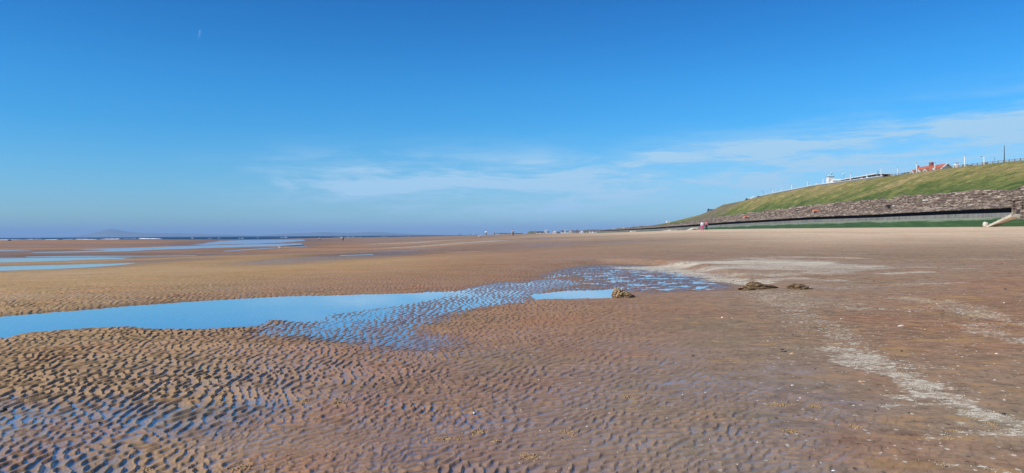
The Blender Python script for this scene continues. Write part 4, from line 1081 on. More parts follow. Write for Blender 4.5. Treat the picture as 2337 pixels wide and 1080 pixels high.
# timber viewing shelter on the brow
D = topD(1622) + 2; c = W(1622, 478, D); zb = plat(D); k = D / F; hh_ = c[2] - zb
vs = thing('viewing_shelter', 'dark open-framed shelter standing on the brow of the brown slope', 'shelter', (c[0], D, zb)); w_ = 6 * k
for sx, sy in ((-1, -1), (1, -1), (-1, 1), (1, 1), (-.1, -1)):
    b = MB(); b.box((sx * w_ - .22, sy * 1.3 - .2, -3.5), (sx * w_ + .22, sy * 1.3 + .2, hh_)); b.build('post', darkm, vs)
b = MB(); b.box((-w_ - .3, -1.6, hh_ - .55), (w_ + .3, 1.6, hh_)); b.build('roof', darkm, vs); b = MB(); b.box((-w_, -1.3, hh_ * .5 - .15), (w_, 1.3, hh_ * .5 + .15)); b.build('cross_rail', darkm, vs)
b = MB(); b.box((-w_ - .3, -1.6, hh_), (-w_ + .5, -.8, hh_ + .6)); b.build('corner_cap', darkm, vs)

# ------------------------------------------------------------------ far town
pal = [white, cream_m, varied('buff', (.48, .40, .33), .1, .5, .8), varied('mauve_brick', (.34, .27, .26), .12, .5, .85)]
def th(px0, px1, ytop, D, wi, kind, label, roofm=greyr, eave=.28, nm='house', cat='house', zb=None, win=2):
    zb_ = height(W(px0, 530, D)[0], D) - .6 if zb is None else zb
    ybase = 532.6 - (px0 - 1200) * .012
    return simple_house(px0, px1, ytop, ytop + (ybase - ytop) * (1 - eave) * .8 + .3, D, 9, label, pal[wi], roofm, 'buildings of the far town', kind=kind, windows=win, name=nm, cat=cat, zb=zb_)
TOWN = [
 (1129.5, 1137, 532.2, 1750, 0, 'flat', 'small pale low building at the far left end of the town'), (1139, 1149, 531.8, 1740, 2, 'gable', 'faint white building second from the left end of the town'),
 (1150, 1157, 532, 1740, 3, 'gable', 'small dark roofed building left of the man with a backpack'), (1158, 1166, 532.2, 1740, 3, 'hip', 'tiny grey building touching the man with a backpack on his left'),
 (1172, 1193, 532.6, 1780, 3, 'flat', 'faint long grey strip of building right of the man with a backpack'),
 (1223.5, 1241.5, 528.4, 1620, 0, 'flat', 'long low white building right of the lone running child'), (1246.5, 1254, 528.4, 1600, 0, 'flat', 'small white block beside two thin white towers'),
 (1260.5, 1269, 525.2, 1560, 0, 'gable_front', 'pale blue white gabled house standing apart right of the thin towers'), (1270.5, 1279, 528, 1580, 3, 'hip', 'low grey house right of the pale gabled house'),
 (1281, 1288, 526, 1540, 0, 'flat', 'square white block left of a single thin tower'), (1292, 1297.5, 527.2, 1500, 0, 'gable', 'small white house right of the single thin tower'),
 (1297.5, 1304, 525.2, 1500, 1, 'gable_front', 'cream gabled house in the middle of the town'), (1305, 1312, 525.6, 1480, 2, 'gable', 'brownish low house right of the cream gabled house'),
 (1312.5, 1323.5, 523.8, 1450, 3, 'hip', 'tall mauve brick house with dark roof'), (1323.5, 1331, 525.2, 1430, 0, 'gable_front', 'white gabled house beside the mauve brick house'),
 (1331.5, 1345, 524.4, 1400, 2, 'hip', 'buff house with long dark roof'), (1345.5, 1352, 525.0, 1380, 1, 'gable', 'cream house left of the widest white terrace'),
 (1352.5, 1368, 524.6, 1360, 0, 'gable', 'widest white terrace in the town with grey roof'), (1369, 1374, 524.8, 1330, 3, 'flat', 'narrow dark block right of the white terrace'),
 (1376, 1387, 525.2, 1300, 1, 'flat', 'flat cream block near the right end of the town'), (1388, 1400, 525.4, 1280, 2, 'hip', 'grey green roofed house at the right end of the town')]
for px0, px1, yt, D, wi, kd, lb in TOWN: th(px0, px1, yt, D, wi, kd, lb)
for px, yt, D, lb in [(1243.8, 524.2, 1600, 'left one of two thin white towers'), (1247.2, 524.2, 1600, 'right one of two thin white towers'), (1288.8, 524.0, 1530, 'single thin white tower in the middle of the town')]:
    c = W(px, yt, D); zb = height(c[0], D) - .5; h = c[2] - zb; t_ = thing('tower', lb, 'tower', (c[0], D, zb), 0, 'towers of the far town')
    b = MB(); b.box((-.6, -.6, 0), (.6, .6, h * .86)); b.build('shaft', white, t_); b = MB(); b.box((-.8, -.8, h * .86), (.8, .8, h)); b.build('head', white, t_)
# dark mound and low dune behind the town
def mound(px0, px1, yt, D, label, m):
    A = W(px0, yt, D); B = W(px1, yt, D); zb = height((A[0] + B[0]) / 2, D) - 1; n = 26; rows = 9; P_ = np.zeros((rows, n, 3))
    for i in range(n):
        q = i / (n - 1); h = (A[2] - zb) * min(1, math.sin(math.pi * q) ** .5 * 1.05) * (1 + .08 * perlin(np.array([q * 7.]), np.array([px0]), 2)[0])
        for j in range(rows): s_ = j / (rows - 1); P_[j, i] = (A[0] + (B[0] - A[0]) * q, D - 15 + 30 * s_, zb + h * math.sin(math.pi * s_))
    o = link('mound', grid_mesh('mound', P_), m); flipz(o); return tag(o, kind='structure')
gm_ = varied('dune_grass', (.13, .14, .08), .3, .1, .95)
mound(1203, 1222, 527.6, 1650, 'x', gm_); mound(1218, 1246, 527.8, 1665, 'x', gm_); mound(1310, 1405, 524.4, 1480, 'x', gm_); mound(1383, 1425, 524.6, 1200, 'x', gm_)
simple_house(1400.5, 1416, 521.9, 523.2, 1010, 9, 'long white building at the left end of the low grassy cliff', white, white, kind='flat', windows=4, name='building', cat='building', zb=plat(1000) - 3)
simple_house(1424, 1440, 519.8, 520.8, 930, 8, 'long pale building on the low cliff, second from the left', white, white, kind='flat', windows=4, name='building', cat='building', zb=plat(930) - 1)
simple_house(1461, 1467, 516.2, 517.8, 850, 6, 'small pale cabin on the low cliff left of the white cube', cream_m, greyr, kind='gable', windows=1, name='cabin', cat='cabin')
simple_house(1477.8, 1480.6, 514.6, 515.2, 800, 2, 'tiny bright white cube on the low cliff', white, white, kind='flat', windows=0, name='hut', cat='hut')
simple_house(1521.5, 1527, 507.4, 508.6, 690, 3, 'small white hut on the green crest', white, white, kind='flat', windows=1, name='hut', cat='hut')
simple_house(1585, 1592.5, 493.0, 494.2, topD(1588) + 6, 3, 'small low white roofed hut left of the dark open shelter', timber, white, kind='flat', windows=1, name='hut', cat='hut')
c = W(1446.5, 513.5, 860); zb = plat(860) - 1; t_ = thing('flagpole', 'thin dark pole standing on the low far cliff', 'pole', (c[0], 860, zb)); b = MB(); b.tube([(0, 0, 0), (0, 0, c[2] - zb)], [.16, .1], 6); b.build('pole', darkm, t_)
b = MB(); b.ell((0, 0, c[2] - zb), (.25, .25, .25), 6); b.build('finial', darkm, t_)
c = drop(1439.8, 526.9, 700); c = W(1439.8, 527.6, 740)
rock('boulder', (c[0], c[1], height(c[0], c[1]) + .4), (.8, .7, .8), 9, white, 'small white block at the foot of the far low wall', 'boulder', sub=3)
# ------------------------------------------------------------------ people
skin = varied('skin', (.50, .28, .19), .08, 8, .6)
def cloth(name, c): return varied(name, c, .18, 7, .85, .15)
def skinmesh(name, verts, edges, rads, root=0, sub=1):
    me = bpy.data.meshes.new(name + '_cage'); me.from_pydata([tuple(v) for v in verts], edges, []); o = bpy.data.objects.new(name + '_cage', me); C.objects.link(o)
    m = o.modifiers.new('s', 'SKIN'); m.use_smooth_shade = True; o.modifiers.new('u', 'SUBSURF').levels = sub
    for i, r in enumerate(rads):
        sv = me.skin_vertices[0].data[i]; sv.radius = (r, r) if not hasattr(r, '__len__') else r
        sv.use_root = (i == root)
    dg = bpy.context.evaluated_depsgraph_get(); res = bpy.data.meshes.new_from_object(o.evaluated_get(dg)); bpy.data.objects.remove(o); bpy.data.meshes.remove(me)
    res.name = name; return res
class Fig:
    def __init__(s): s.v = []; s.r = []; s.e = []; s.n = {}
    def a(s, name, p, r, parent=None):
        s.n[name] = len(s.v); s.v.append(Vector(p)); s.r.append(r)
        if parent is not None: s.e.append((s.n[parent], s.n[name]))
def person(loc, face, H, pose, label, top, bottom, hair, long_hair=False, shorts=False, extra=None, hat=None):
    """face: direction the person looks, radians about Z, 0 = away from the camera"""
    k = H / 1.72; o = thing('person', label, 'person', loc, -face)
    f = Fig(); st = pose.get('step', 0.05); sit = pose.get('sit', False); lean = pose.get('lean', 0.03)
    pz = .93 if not sit else .13
    f.a('pel', (0, 0, pz), (.135, .10)); f.a('waist', (0, lean * .3, pz + .17), (.12, .09), 'pel'); f.a('chest', (0, lean * .8, pz + .38), (.145, .10), 'waist')
    f.a('neck0', (0, lean, pz + .52), (.07, .06), 'chest'); f.a('neck', (0, lean * 1.2, pz + .58), .048, 'neck0'); f.a('head', (0, lean * 1.4 + .01, pz + .67), (.072, .085), 'neck'); f.a('crown', (0, lean * 1.4, pz + .755), (.06, .07), 'head')
    f.a('nose', (0, lean * 1.4 + .105, pz + .655), .012, 'head')
    for s_ in (-1, 1):
        f.a('ear%d' % s_, (s_ * .082, lean * 1.4, pz + .665), .014, 'head')
        f.a('sh%d' % s_, (s_ * .18, lean, pz + .475), .052, 'chest')
        ax = pose.get('arm', {}).get(s_, (.05, .02)); 
        el = Vector((s_ * (.21 + ax[0]), lean - .02 + ax[1] * .5, pz + .20)); wr = Vector((s_ * (.20 + ax[0] * 1.2), lean + .06 + ax[1] * 2.2, pz - .03 + abs(ax[1]) * .7))
        f.a('el%d' % s_, el, .040, 'sh%d' % s_); f.a('wr%d' % s_, wr, .026, 'el%d' % s_)
        d = (wr - el).normalized(); pm = wr + d * .07; f.a('pm%d' % s_, pm, (.036, .018), 'wr%d' % s_)
        for q in range(4):
            b0 = pm + d * .03 + Vector((0, (q - 1.5) * .019, 0)); f.a('f%d%d' % (s_, q), b0 + d * .03, .0085, 'pm%d' % s_); f.a('g%d%d' % (s_, q), b0 + d * (.058 + .008 * (q in (1, 2))) + Vector((-s_ * .012, 0, 0)), .0075, 'f%d%d' % (s_, q))
        f.a('t%d' % s_, wr + d * .05 + Vector((0, .042, 0)), .0095, 'wr%d' % s_); f.a('u%d' % s_, wr + d * .085 + Vector((-s_ * .008, .05, 0)), .008, 't%d' % s_)
        f.a('hip%d' % s_, (s_ * .085, 0, pz - .04), .088, 'pel')
        if sit:
            f.a('kn%d' % s_, (s_ * .16, .40, .30), .056, 'hip%d' % s_); f.a('an%d' % s_, (s_ * .12, .62, .06), .038, 'kn%d' % s_); f.a('to%d' % s_, (s_ * .13, .76, .05), .030, 'an%d' % s_)
        else:
            w_ = pose.get('wide', .02); yy = s_ * st
            f.a('kn%d' % s_, (s_ * (.09 + w_ * .5), yy * .5 + .03, .50), .058, 'hip%d' % s_); f.a('an%d' % s_, (s_ * (.09 + w_), yy, .085), .038, 'kn%d' % s_); f.a('to%d' % s_, (s_ * (.11 + w_), yy + .15, .035), .030, 'an%d' % s_)
    V = [v * k for v in f.v]; Rr = [tuple(q * k for q in r) if hasattr(r, '__len__') else r * k for r in f.r]
    link('body', skinmesh('body', V, f.e, Rr), skin, o)
    def garment(name, names, grow_, m):
        ids = [f.n[n] for n in names]; mp_ = {a: i for i, a in enumerate(ids)}
        ed = [(mp_[a], mp_[b]) for a, b in f.e if a in mp_ and b in mp_]
        rr = [tuple((q + grow_) * k for q in (f.r[i] if hasattr(f.r[i], '__len__') else (f.r[i],) * 2)) for i in ids]
        return link(name, skinmesh(name, [V[i] for i in ids], ed, rr), m, o)
    tn = ['pel', 'waist', 'chest', 'neck0', 'sh-1', 'sh1', 'el-1', 'el1'] + ([] if pose.get('short') else ['wr-1', 'wr1'])
    garment('top', tn, .022, top)
    bn = ['pel', 'hip-1', 'hip1', 'kn-1', 'kn1'] + ([] if shorts else ['an-1', 'an1'])
    garment('shorts' if shorts else 'trousers', bn, .024, bottom)
    b = MB(); hc = f.v[f.n['crown']] * k; b.ell((hc.x, hc.y - .018 * k, hc.z - .005), (.098 * k, .108 * k, .09 * k), 10)
    if long_hair: b.ell((hc.x, hc.y - .075 * k, hc.z - .15 * k), (.085 * k, .055 * k, .17 * k), 10)
    b.build('hair' if hat is None else 'hat', hair if hat is None else hat, o, True)
    if extra: extra(o, k, pz)
    return o
dk = cloth('dark_hair', (.03, .022, .018)); rd_ = cloth('auburn_hair', (.13, .035, .02)); gy_h = cloth('grey_brown_hair', (.12, .10, .09))
whit = cloth('white_cloth', (.78, .77, .80)); pinkt = cloth('pink_cloth', (.80, .12, .30)); pinkj = cloth('rose_jacket', (.62, .20, .24)); blk = cloth('black_cloth', (.02, .02, .024)); navy = cloth('navy_cloth', (.03, .05, .10))
tanc = cloth('khaki_cloth', (.42, .34, .24)); grn = cloth('green_cloth', (.20, .26, .17)); brn = cloth('brown_cloth', (.13, .075, .05)); crm = cloth('cream_cloth', (.62, .55, .45)); gry = cloth('grey_cloth', (.30, .30, .33)); mintc = cloth('mint_cloth', (.62, .74, .70)); lav = cloth('pale_pink_cloth', (.75, .58, .60))
def stand_at(px, py, D):
    p = W(px, py, D); return (p[0], p[1], height(p[0], p[1]))
def on_ground_D(px, py, d0, d1):
    best = None
    for D in np.linspace(d0, d1, 300):
        p = W(px, py, D); e = abs(p[2] - height(p[0], p[1]))
        if best is None or e < best[0]: best = (e, D)
    return best[1]
def who(px, yfeet, ytop, d0, d1, face, pose, label, **kw):
    D = on_ground_D(px, yfeet, d0, d1); loc = stand_at(px, yfeet, D); H = (yfeet - ytop) * D / F
    return person(loc, face, H if not kw.pop('sitH', None) else 1.65, pose, label, **kw)
def bag(mat_):
    def fn(o, k, pz):
        b = MB(); b.box((-.15 * k, -.32 * k, (pz + .10) * k), (.17 * k, -.11 * k, (pz + .50) * k)); p = b.build('backpack', mat_, o)
        bm = bmesh.new(); bm.from_mesh(p.data); bmesh.ops.bevel(bm, geom=list(bm.edges), offset=.05 * k, segments=3, affect='EDGES'); bm.to_mesh(p.data); bm.free()
    return fn
def waistbag(o, k, pz):
    b = MB(); b.ell((.13 * k, -.15 * k, (pz + .12) * k), (.13 * k, .09 * k, .16 * k), 8); b.build('shoulder_bag', blk, o, True)
    b = MB(); b.ell((.16 * k, -.2 * k, (pz + .06) * k), (.07 * k, .05 * k, .05 * k), 8); b.build('white_pouch', whit, o, True)
who(1602.5, 528.0, 504.8, 90, 175, R(10), dict(step=.12, wide=.10, arm={-1: (.02, 0), 1: (.02, .02)}), 'woman in white long-sleeved top and bright pink trousers walking on the sand', top=whit, bottom=pinkt, hair=gy_h)
who(1612.3, 526.2, 504.2, 100, 200, R(15), dict(step=.10, wide=.02, arm={-1: (.05, 0), 1: (.03, .05)}), 'woman in rose pink jacket and black trousers with a dark shoulder bag', top=pinkj, bottom=blk, hair=rd_, extra=waistbag)
who(1170.5, 536.0, 521.2, 120, 260, R(8), dict(step=.10, wide=.04, arm={-1: (.03, 0), 1: (.05, .02)}), 'man in white shirt and brown trousers with a grey backpack', top=whit, bottom=brn, hair=dk, extra=bag(gry))
who(1109.2, 537.8, 522.8, 120, 300, R(25), dict(step=.05, arm={-1: (.03, .05), 1: (.03, 0)}, short=True), 'person in a pale mint shirt and green shorts standing beside the seated group', top=mintc, bottom=grn, hair=dk, shorts=True)
D0 = on_ground_D(1109.2, 537.8, 120, 300)
for px, fc, lb, tp_, bt_, hr_ in [(1093.2, R(60), 'seated person in white, left one of the seated group', whit, crm, gy_h), (1097.6, R(-160), 'seated person with long dark hair in the middle of the seated group', lav, brn, dk), (1103.5, R(-60), 'seated person in pale pink, right one of the seated group', lav, crm, gy_h)]:
    p = W(px, 538, D0 + (1 if px < 1095 else 0)); person((p[0], p[1], height(p[0], p[1])), fc, 1.7, dict(sit=True, arm={-1: (.05, .1), 1: (.05, .1)}), lb, tp_, bt_, hr_, long_hair=(1097 < px < 1098))
who(1220.6, 534.0, 525.2, 120, 330, R(-80), dict(step=.28, wide=.02, arm={-1: (.12, .12), 1: (.1, -.1)}, short=True), 'child in a dark top running alone on the crest of the sand', top=blk, bottom=lav, hair=brn, shorts=True)
who(730.3, 550.8, 541.8, 150, 420, R(-30), dict(step=.08, arm={-1: (.03, .1), 1: (.03, .1)}, short=True, lean=.10), 'bather in a white top and dark shorts left of the pair at the water', top=whit, bottom=blk, hair=gy_h, shorts=True)
who(780.4, 550.6, 540.0, 150, 420, R(-10), dict(step=.06), 'tall person in pale khaki, left one of a close pair on the wet sand', top=crm, bottom=tanc, hair=brn)
who(783.4, 549.6, 540.6, 150, 450, R(20), dict(step=.06), 'person in dark brown clothes, right one of a close pair on the wet sand', top=brn, bottom=blk, hair=dk)
for px, yf, yt, fc, lb, tp_, bt_ in [(930, 541.6, 536.8, .2, 'far walker in pale grey, left one of three by the sea', gry, gry), (935.6, 541.3, 535.8, .5, 'far walker in white, middle one of three by the sea', whit, gry), (940.3, 541.6, 536.0, -.4, 'far walker in dark blue, right one of three by the sea', navy, gry),
                                     (1044, 538.6, 532.6, .3, 'distant figure in pale blue, left one of three on the far sand', mintc, gry), (1047.6, 538.6, 533.6, 1, 'small distant figure in grey, middle one of three on the far sand', gry, navy), (1051.4, 538.6, 533.2, -.8, 'distant figure in dark blue, right one of three on the far sand', navy, blk),
                                     (1073.5, 537.6, 533.4, 0, 'faint far figure left of the figure in white', gry, navy), (1079.4, 537.0, 532.6, .4, 'far figure in white left of the seated group', whit, gry), (1086, 537.4, 533.8, .9, 'low far figure in dark clothes just left of the seated group', blk, navy), (1128.6, 535.6, 530.6, .1, 'far lone figure in grey between the seated group and the man with a backpack', gry, blk)]:
    D = on_ground_D(px, yf, 250, 720); D = min(max(D, 300), 640); p = W(px, yf, D); z = height(p[0], p[1]); 
    person((p[0], p[1], z), fc, 1.68, dict(step=.12), lb, tp_, bt_, dk)

# ------------------------------------------------------------------ gulls
gw = varied('white_feather', (.80, .79, .77), .06, 20, .8); gg = varied('grey_feather', (.36, .37, .39), .1, 20, .8); gb = varied('black_feather', (.03, .03, .03), .1, 20, .8); yl = mat('yellow_beak', (.75, .42, .05), .5)
def gull(px, py, d0, d1, scale, face, label, group='gulls on the sand'):
    D = on_ground_D(px, py, d0, d1); loc = stand_at(px, py, D); o = thing('gull', label, 'gull', loc, face, group); k = scale
    b = MB(); b.tube([(.27 * k, 0, .13 * k), (.2 * k, 0, .145 * k), (.1 * k, 0, .165 * k), (0, 0, .19 * k), (-.08 * k, 0, .215 * k), (-.125 * k, 0, .27 * k), (-.14 * k, 0, .32 * k), (-.165 * k, 0, .345 * k), (-.20 * k, 0, .345 * k)],
                     [.008 * k, .035 * k, .068 * k, .085 * k, .08 * k, .055 * k, .045 * k, .05 * k, .022 * k], 12); b.build('body', gw, o, True)
    for s_ in (-1, 1):
        b = MB(); b.ell((.06 * k, s_ * .068 * k, .195 * k), (.17 * k, .022 * k, .055 * k), 8, Matrix.Rotation(R(14), 3, 'Y')); b.build('wing', gg, o, True)
        b = MB(); b.tube([(.02 * k, s_ * .035 * k, .13 * k), (.015 * k, s_ * .035 * k, .0), (-.035 * k, s_ * .035 * k, .004)], .007 * k, 6); b.build('leg', yl, o)
    b = MB(); b.tube([(.2 * k, 0, .165 * k), (.34 * k, 0, .10 * k)], [.03 * k, .006 * k], 6); b.build('tail', gb if scale < .9 else gw, o)
    b = MB(); b.tube([(-.205 * k, 0, .345 * k), (-.235 * k, 0, .342 * k), (-.258 * k, 0, .33 * k)], [.012 * k, .010 * k, .003 * k], 6); b.build('beak', yl, o)
gull(640, 569.8, 80, 200, 1.35, R(10), 'large white gull standing on the wet sand beside the shallow runnel')
gull(503.6, 549.8, 200, 420, 1.3, R(0), 'white gull at the mouth of the shallow lagoon, leftmost bird')
gull(836, 542.4, 200, 700, 1.3, R(0), 'white gull far out near the surf, left of the far walkers')
gull(939.5, 544.2, 200, 600, 1.1, R(0), 'small white gull just below the three far walkers')
def flyer(px, py, D, wpx, label):
    c = W(px, py, D); k = wpx * D / F / 2; o = thing('flying_gull', label, 'gull', c, 0, 'gulls flying over the cliff')
    b = MB(); b.tube([(-.08 * k, .3 * k, 0), (0, .15 * k, 0), (0, -.1 * k, .01), (0, -.3 * k, .02)], [.02 * k, .09 * k, .09 * k, .03 * k], 8); b.build('body', gg, o, True)
    for s_ in (-1, 1):
        b = MB(); b.add([(0, -.12 * k, .02), (s_ * .45 * k, -.16 * k, .2 * k), (s_ * k, .04 * k, .02 * k), (s_ * .5 * k, .08 * k, .17 * k), (0, .12 * k, 0),
                         (0, -.12 * k, -.01), (s_ * .45 * k, -.16 * k, .17 * k), (s_ * k, .04 * k, .01 * k), (s_ * .5 * k, .08 * k, .145 * k), (0, .12 * k, -.03)],
                        [(0, 1, 3, 4), (1, 2, 3), (9, 8, 6, 5), (8, 7, 6), (0, 5, 6, 1), (1, 6, 7, 2), (2, 7, 8, 3), (3, 8, 9, 4)]); b.build('wing', gg, o)
flyer(1963.5, 372, 190, 5.5, 'dark gull flying above the flat-roofed pavilion'); flyer(1765, 393, 210, 6.0, 'faint gull flying high above the two-armed lamp')
# far rock and boat
c = drop(22, 550.5, 1100); c = W(22, 550.2, 760); zc = height(c[0], c[1])
rock('seaweed_rock', (c[0], c[1], zc + .2), (1.7, 1.2, .85), 5, varied('black_rock', (.02, .018, .02), .3, 2, .9), 'small black rock on the sand at the far left edge', 'rock', sub=3)
c = W(760.6, hor(760.6) + .3, 6200); o = thing('boat', 'tiny dark boat on the sea horizon', 'boat', (c[0], 6200, SEA)); b = MB()
b.add([(-7, -2, 0), (7, -2, 0), (8.6, 0, 2.6), (7, 2, 0), (-7, 2, 0), (-7.4, -2.4, 2.2), (7, -2.4, 2.3), (7, 2.4, 2.3), (-7.4, 2.4, 2.2)], [(0, 1, 6, 5), (1, 2, 6), (2, 3, 7), (3, 4, 8, 7), (4, 0, 5, 8), (5, 6, 2, 7, 8), (0, 4, 3, 1)]); b.build('hull', darkm, o)
b = MB(); b.box((-3, -1.4, 2.2), (1.2, 1.4, 4.2)); b.build('cabin', darkm, o); b = MB(); b.tube([(-1, 0, 4.2), (-1, 0, 7.2)], .2, 6); b.build('mast', darkm, o)
# ------------------------------------------------------------------ rocks on the near sand
def rockmat(name, a, b_, c_):
    def fn(t, p):
        g = t.obj(); n = t.noise(g, 9, 8, .7); v = t.vor(g, 26, 'F1'); n2 = t.noise(g, 30, 4, .7)
        f = t.math('ADD', t.math('MULTIPLY', n, .75), t.math('MULTIPLY', n2, .3))
        t.set(p.inputs['Base Color'], t.ramp(f, [(.38, a), (.52, b_), (.66, c_)])); t.set(p.inputs['Normal'], t.bump(t.math('ADD', n, t.math('MULTIPLY', v, .5)), 1.0, .02))
    return mat(name, None, .65, .35, fn)
rk1 = rockmat('brown_rock', (.045, .028, .018), (.17, .095, .05), (.33, .20, .11))
rk2 = rockmat('weedy_rock', (.035, .022, .014), (.13, .08, .038), (.28, .175, .085))
barn = varied('barnacle', (.50, .35, .17), .35, 30, .5, .5)
weed = varied('golden_weed', (.25, .145, .06), .55, 16, .5, .5, bump=.01)
def cover(parent, kind, n, seed, pick, size, m, name):
    """small pieces over the rock's own surface"""
    me = parent.data; rr = random.Random(seed); b = MB(); polys = [p for p in me.polygons if pick(p.center, p.normal)]
    if not polys: return
    for i in range(n):
        p = rr.choice(polys); nr = p.normal; c = p.center + Vector((rr.uniform(-1, 1), rr.uniform(-1, 1), rr.uniform(-1, 1))) * .012
        s_ = size * rr.uniform(.5, 1.4)
        if kind == 'blob': b.ell(c + nr * s_ * .2, (s_ * rr.uniform(.7, 1.5), s_ * .9, s_ * rr.uniform(.6, 1.0)), 6)
        else:
            d = Vector((rr.uniform(-1, 1), rr.uniform(-1, 1), -.5)).normalized(); d = (d - nr * d.dot(nr) * .8).normalized(); q = d.cross(nr).normalized() * s_ * .22
            pts = [c + nr * .004, c + d * s_ * .5 + nr * s_ * rr.uniform(.12, .4), c + d * s_ + nr * s_ * rr.uniform(-.1, .15)]
            b.add([pts[0] - q, pts[0] + q, pts[1] + q * 1.2, pts[1] - q * 1.2, pts[2]], [(0, 1, 2, 3), (3, 2, 4)])
    o = b.build(name, m, parent, kind == 'blob'); o['kind'] = 'stuff'; return o
def seat(px, py): return drop(px, py, 60)
c = seat(1424, 680); k = c[1] / F
def sh1(pv):
    q = pv.copy(); x = q[:, 0]; q[:, 2] *= np.interp(x, [-1.1, -.75, -.4, .2, 1.15], [.95, 1.2, 1.02, .62, .10]); q[:, 0] = np.where(x < 0, x * .86, x); return q
r1 = rock('rock', (c[0], c[1] + .16, c[2] + .02), (27.5 * k, .21, 19 * k), 2.0, rk1, 'brown wedge-shaped rock crusted with golden barnacles at the end of the small pool', 'rock', sub=5, amp_=.20, shape=sh1)
cover(r1, 'blob', 75, 4, lambda c_, n: n.y < .2 and c_.z > .0 and c_.x < .10 and n.z < .93, .017, barn, 'barnacles')
c = seat(1740, 661); k = c[1] / F
def sh2(pv):
    q = pv.copy(); x = q[:, 0]; q[:, 2] *= np.interp(x, [-1.1, -.6, -.25, .05, .2, .6, 1.1], [.75, 1.05, 1.12, .98, .80, .72, .40]); return q
r2 = rock('rock', (c[0], c[1] + .22, c[2] + .0), (40.5 * k, .24, 12.5 * k), 6.0, rk2, 'long low rock covered in golden brown seaweed, biggest of the three on the sand', 'rock', sub=5, amp_=.30, shape=sh2, freq=1.5)
cover(r2, 'frond', 700, 5, lambda c_, n: c_.z > -.02 and c_.x < .12, .032, weed, 'seaweed'); cover(r2, 'blob', 26, 6, lambda c_, n: n.y < .2 and c_.z > .03 and c_.x < .05, .014, barn, 'barnacles')
c = seat(1833, 661); k = c[1] / F
def sh3(pv):
    q = pv.copy(); x = q[:, 0]; q[:, 2] *= np.interp(x, [-1.1, -.7, -.3, .4, 1.1], [1.0, 1.15, .95, .75, .22]); return q
r3 = rock('rock', (c[0], c[1] + .18, c[2] + .0), (24 * k, .2, 11.5 * k), 12.0, rk2, 'small rounded weedy rock, rightmost of the three on the sand', 'rock', sub=5, amp_=.28, shape=sh3, freq=1.4)
cover(r3, 'frond', 380, 8, lambda c_, n: c_.z > -.02, .03, weed, 'seaweed'); cover(r3, 'blob', 22, 9, lambda c_, n: n.y < .2 and c_.z > .02, .013, barn, 'barnacles')

# ------------------------------------------------------------------ shells and pebbles
def shell_mesh():
    n = 16; V = [(0, 0, .42)]; Fc = []
    for j, (q, z) in enumerate([(.35, .38), (.7, .24), (.95, .06), (1.0, 0)]):
        for i in range(n):
            a = 2 * math.pi * i / n; rr = q * (1 + .05 * (i % 2)) * (1 - .16 * max(0, -math.sin(a)))
            V.append((rr * math.cos(a) * 1.0, rr * math.sin(a) * .82, z * (1 + .08 * (i % 2))))
    for i in range(n): Fc.append((0, 1 + i, 1 + (i + 1) % n))
    for j in range(3):
        for i in range(n): Fc.append((1 + j * n + i, 1 + (j + 1) * n + i, 1 + (j + 1) * n + (i + 1) % n, 1 + j * n + (i + 1) % n))
    return raw_mesh('shell', V, Fc, True)
wsh = varied('shell_white', (.80, .76, .68), .14, 60, .4, .5); shm = shell_mesh(); shm.materials.append(wsh)
osh = varied('shell_tan', (.58, .36, .17), .2, 60, .5, .5); sho = shm.copy(); sho.materials.clear(); sho.materials.append(osh)
def pebble_mesh(seed, m):
    bm = bmesh.new(); bmesh.ops.create_icosphere(bm, subdivisions=2, radius=1)
    rr = random.Random(seed); a, b_, c_ = [rr.uniform(0, 9) for _ in range(3)]
    for v in bm.verts:
        s_ = 1 + .16 * math.sin(v.co.x * 2.3 + a) + .12 * math.sin(v.co.y * 3.1 + b_) + .1 * math.sin(v.co.z * 3.7 + c_); v.co *= s_
        v.co.z *= .55
    me = bpy.data.meshes.new('pebble'); bm.to_mesh(me); bm.free(); me.shade_smooth(); me.materials.append(m); return me
pebd = varied('dark_pebble', (.022, .018, .018), .3, 50, .5, .5)
pebm = [pebble_mesh(i, pebd) for i in range(3)]
def small(me, name, px, py, wpx, label, cat, group=None, rz=None, asp=1.0, hgt=1.0, sink=.0):
    c = seat(px, py); k = wpx / 2 * c[1] / F; o = bpy.data.objects.new(name, me); C.objects.link(o)
    o.location = (c[0], c[1], c[2] + sink * k); o.rotation_euler = (random.uniform(-.15, .15), random.uniform(-.15, .15), random.uniform(0, 6.28) if rz is None else rz); o.scale = (k, k * asp, k * hgt)
    return tag(o, label, cat, group)
GS = 'white shells on the sand'
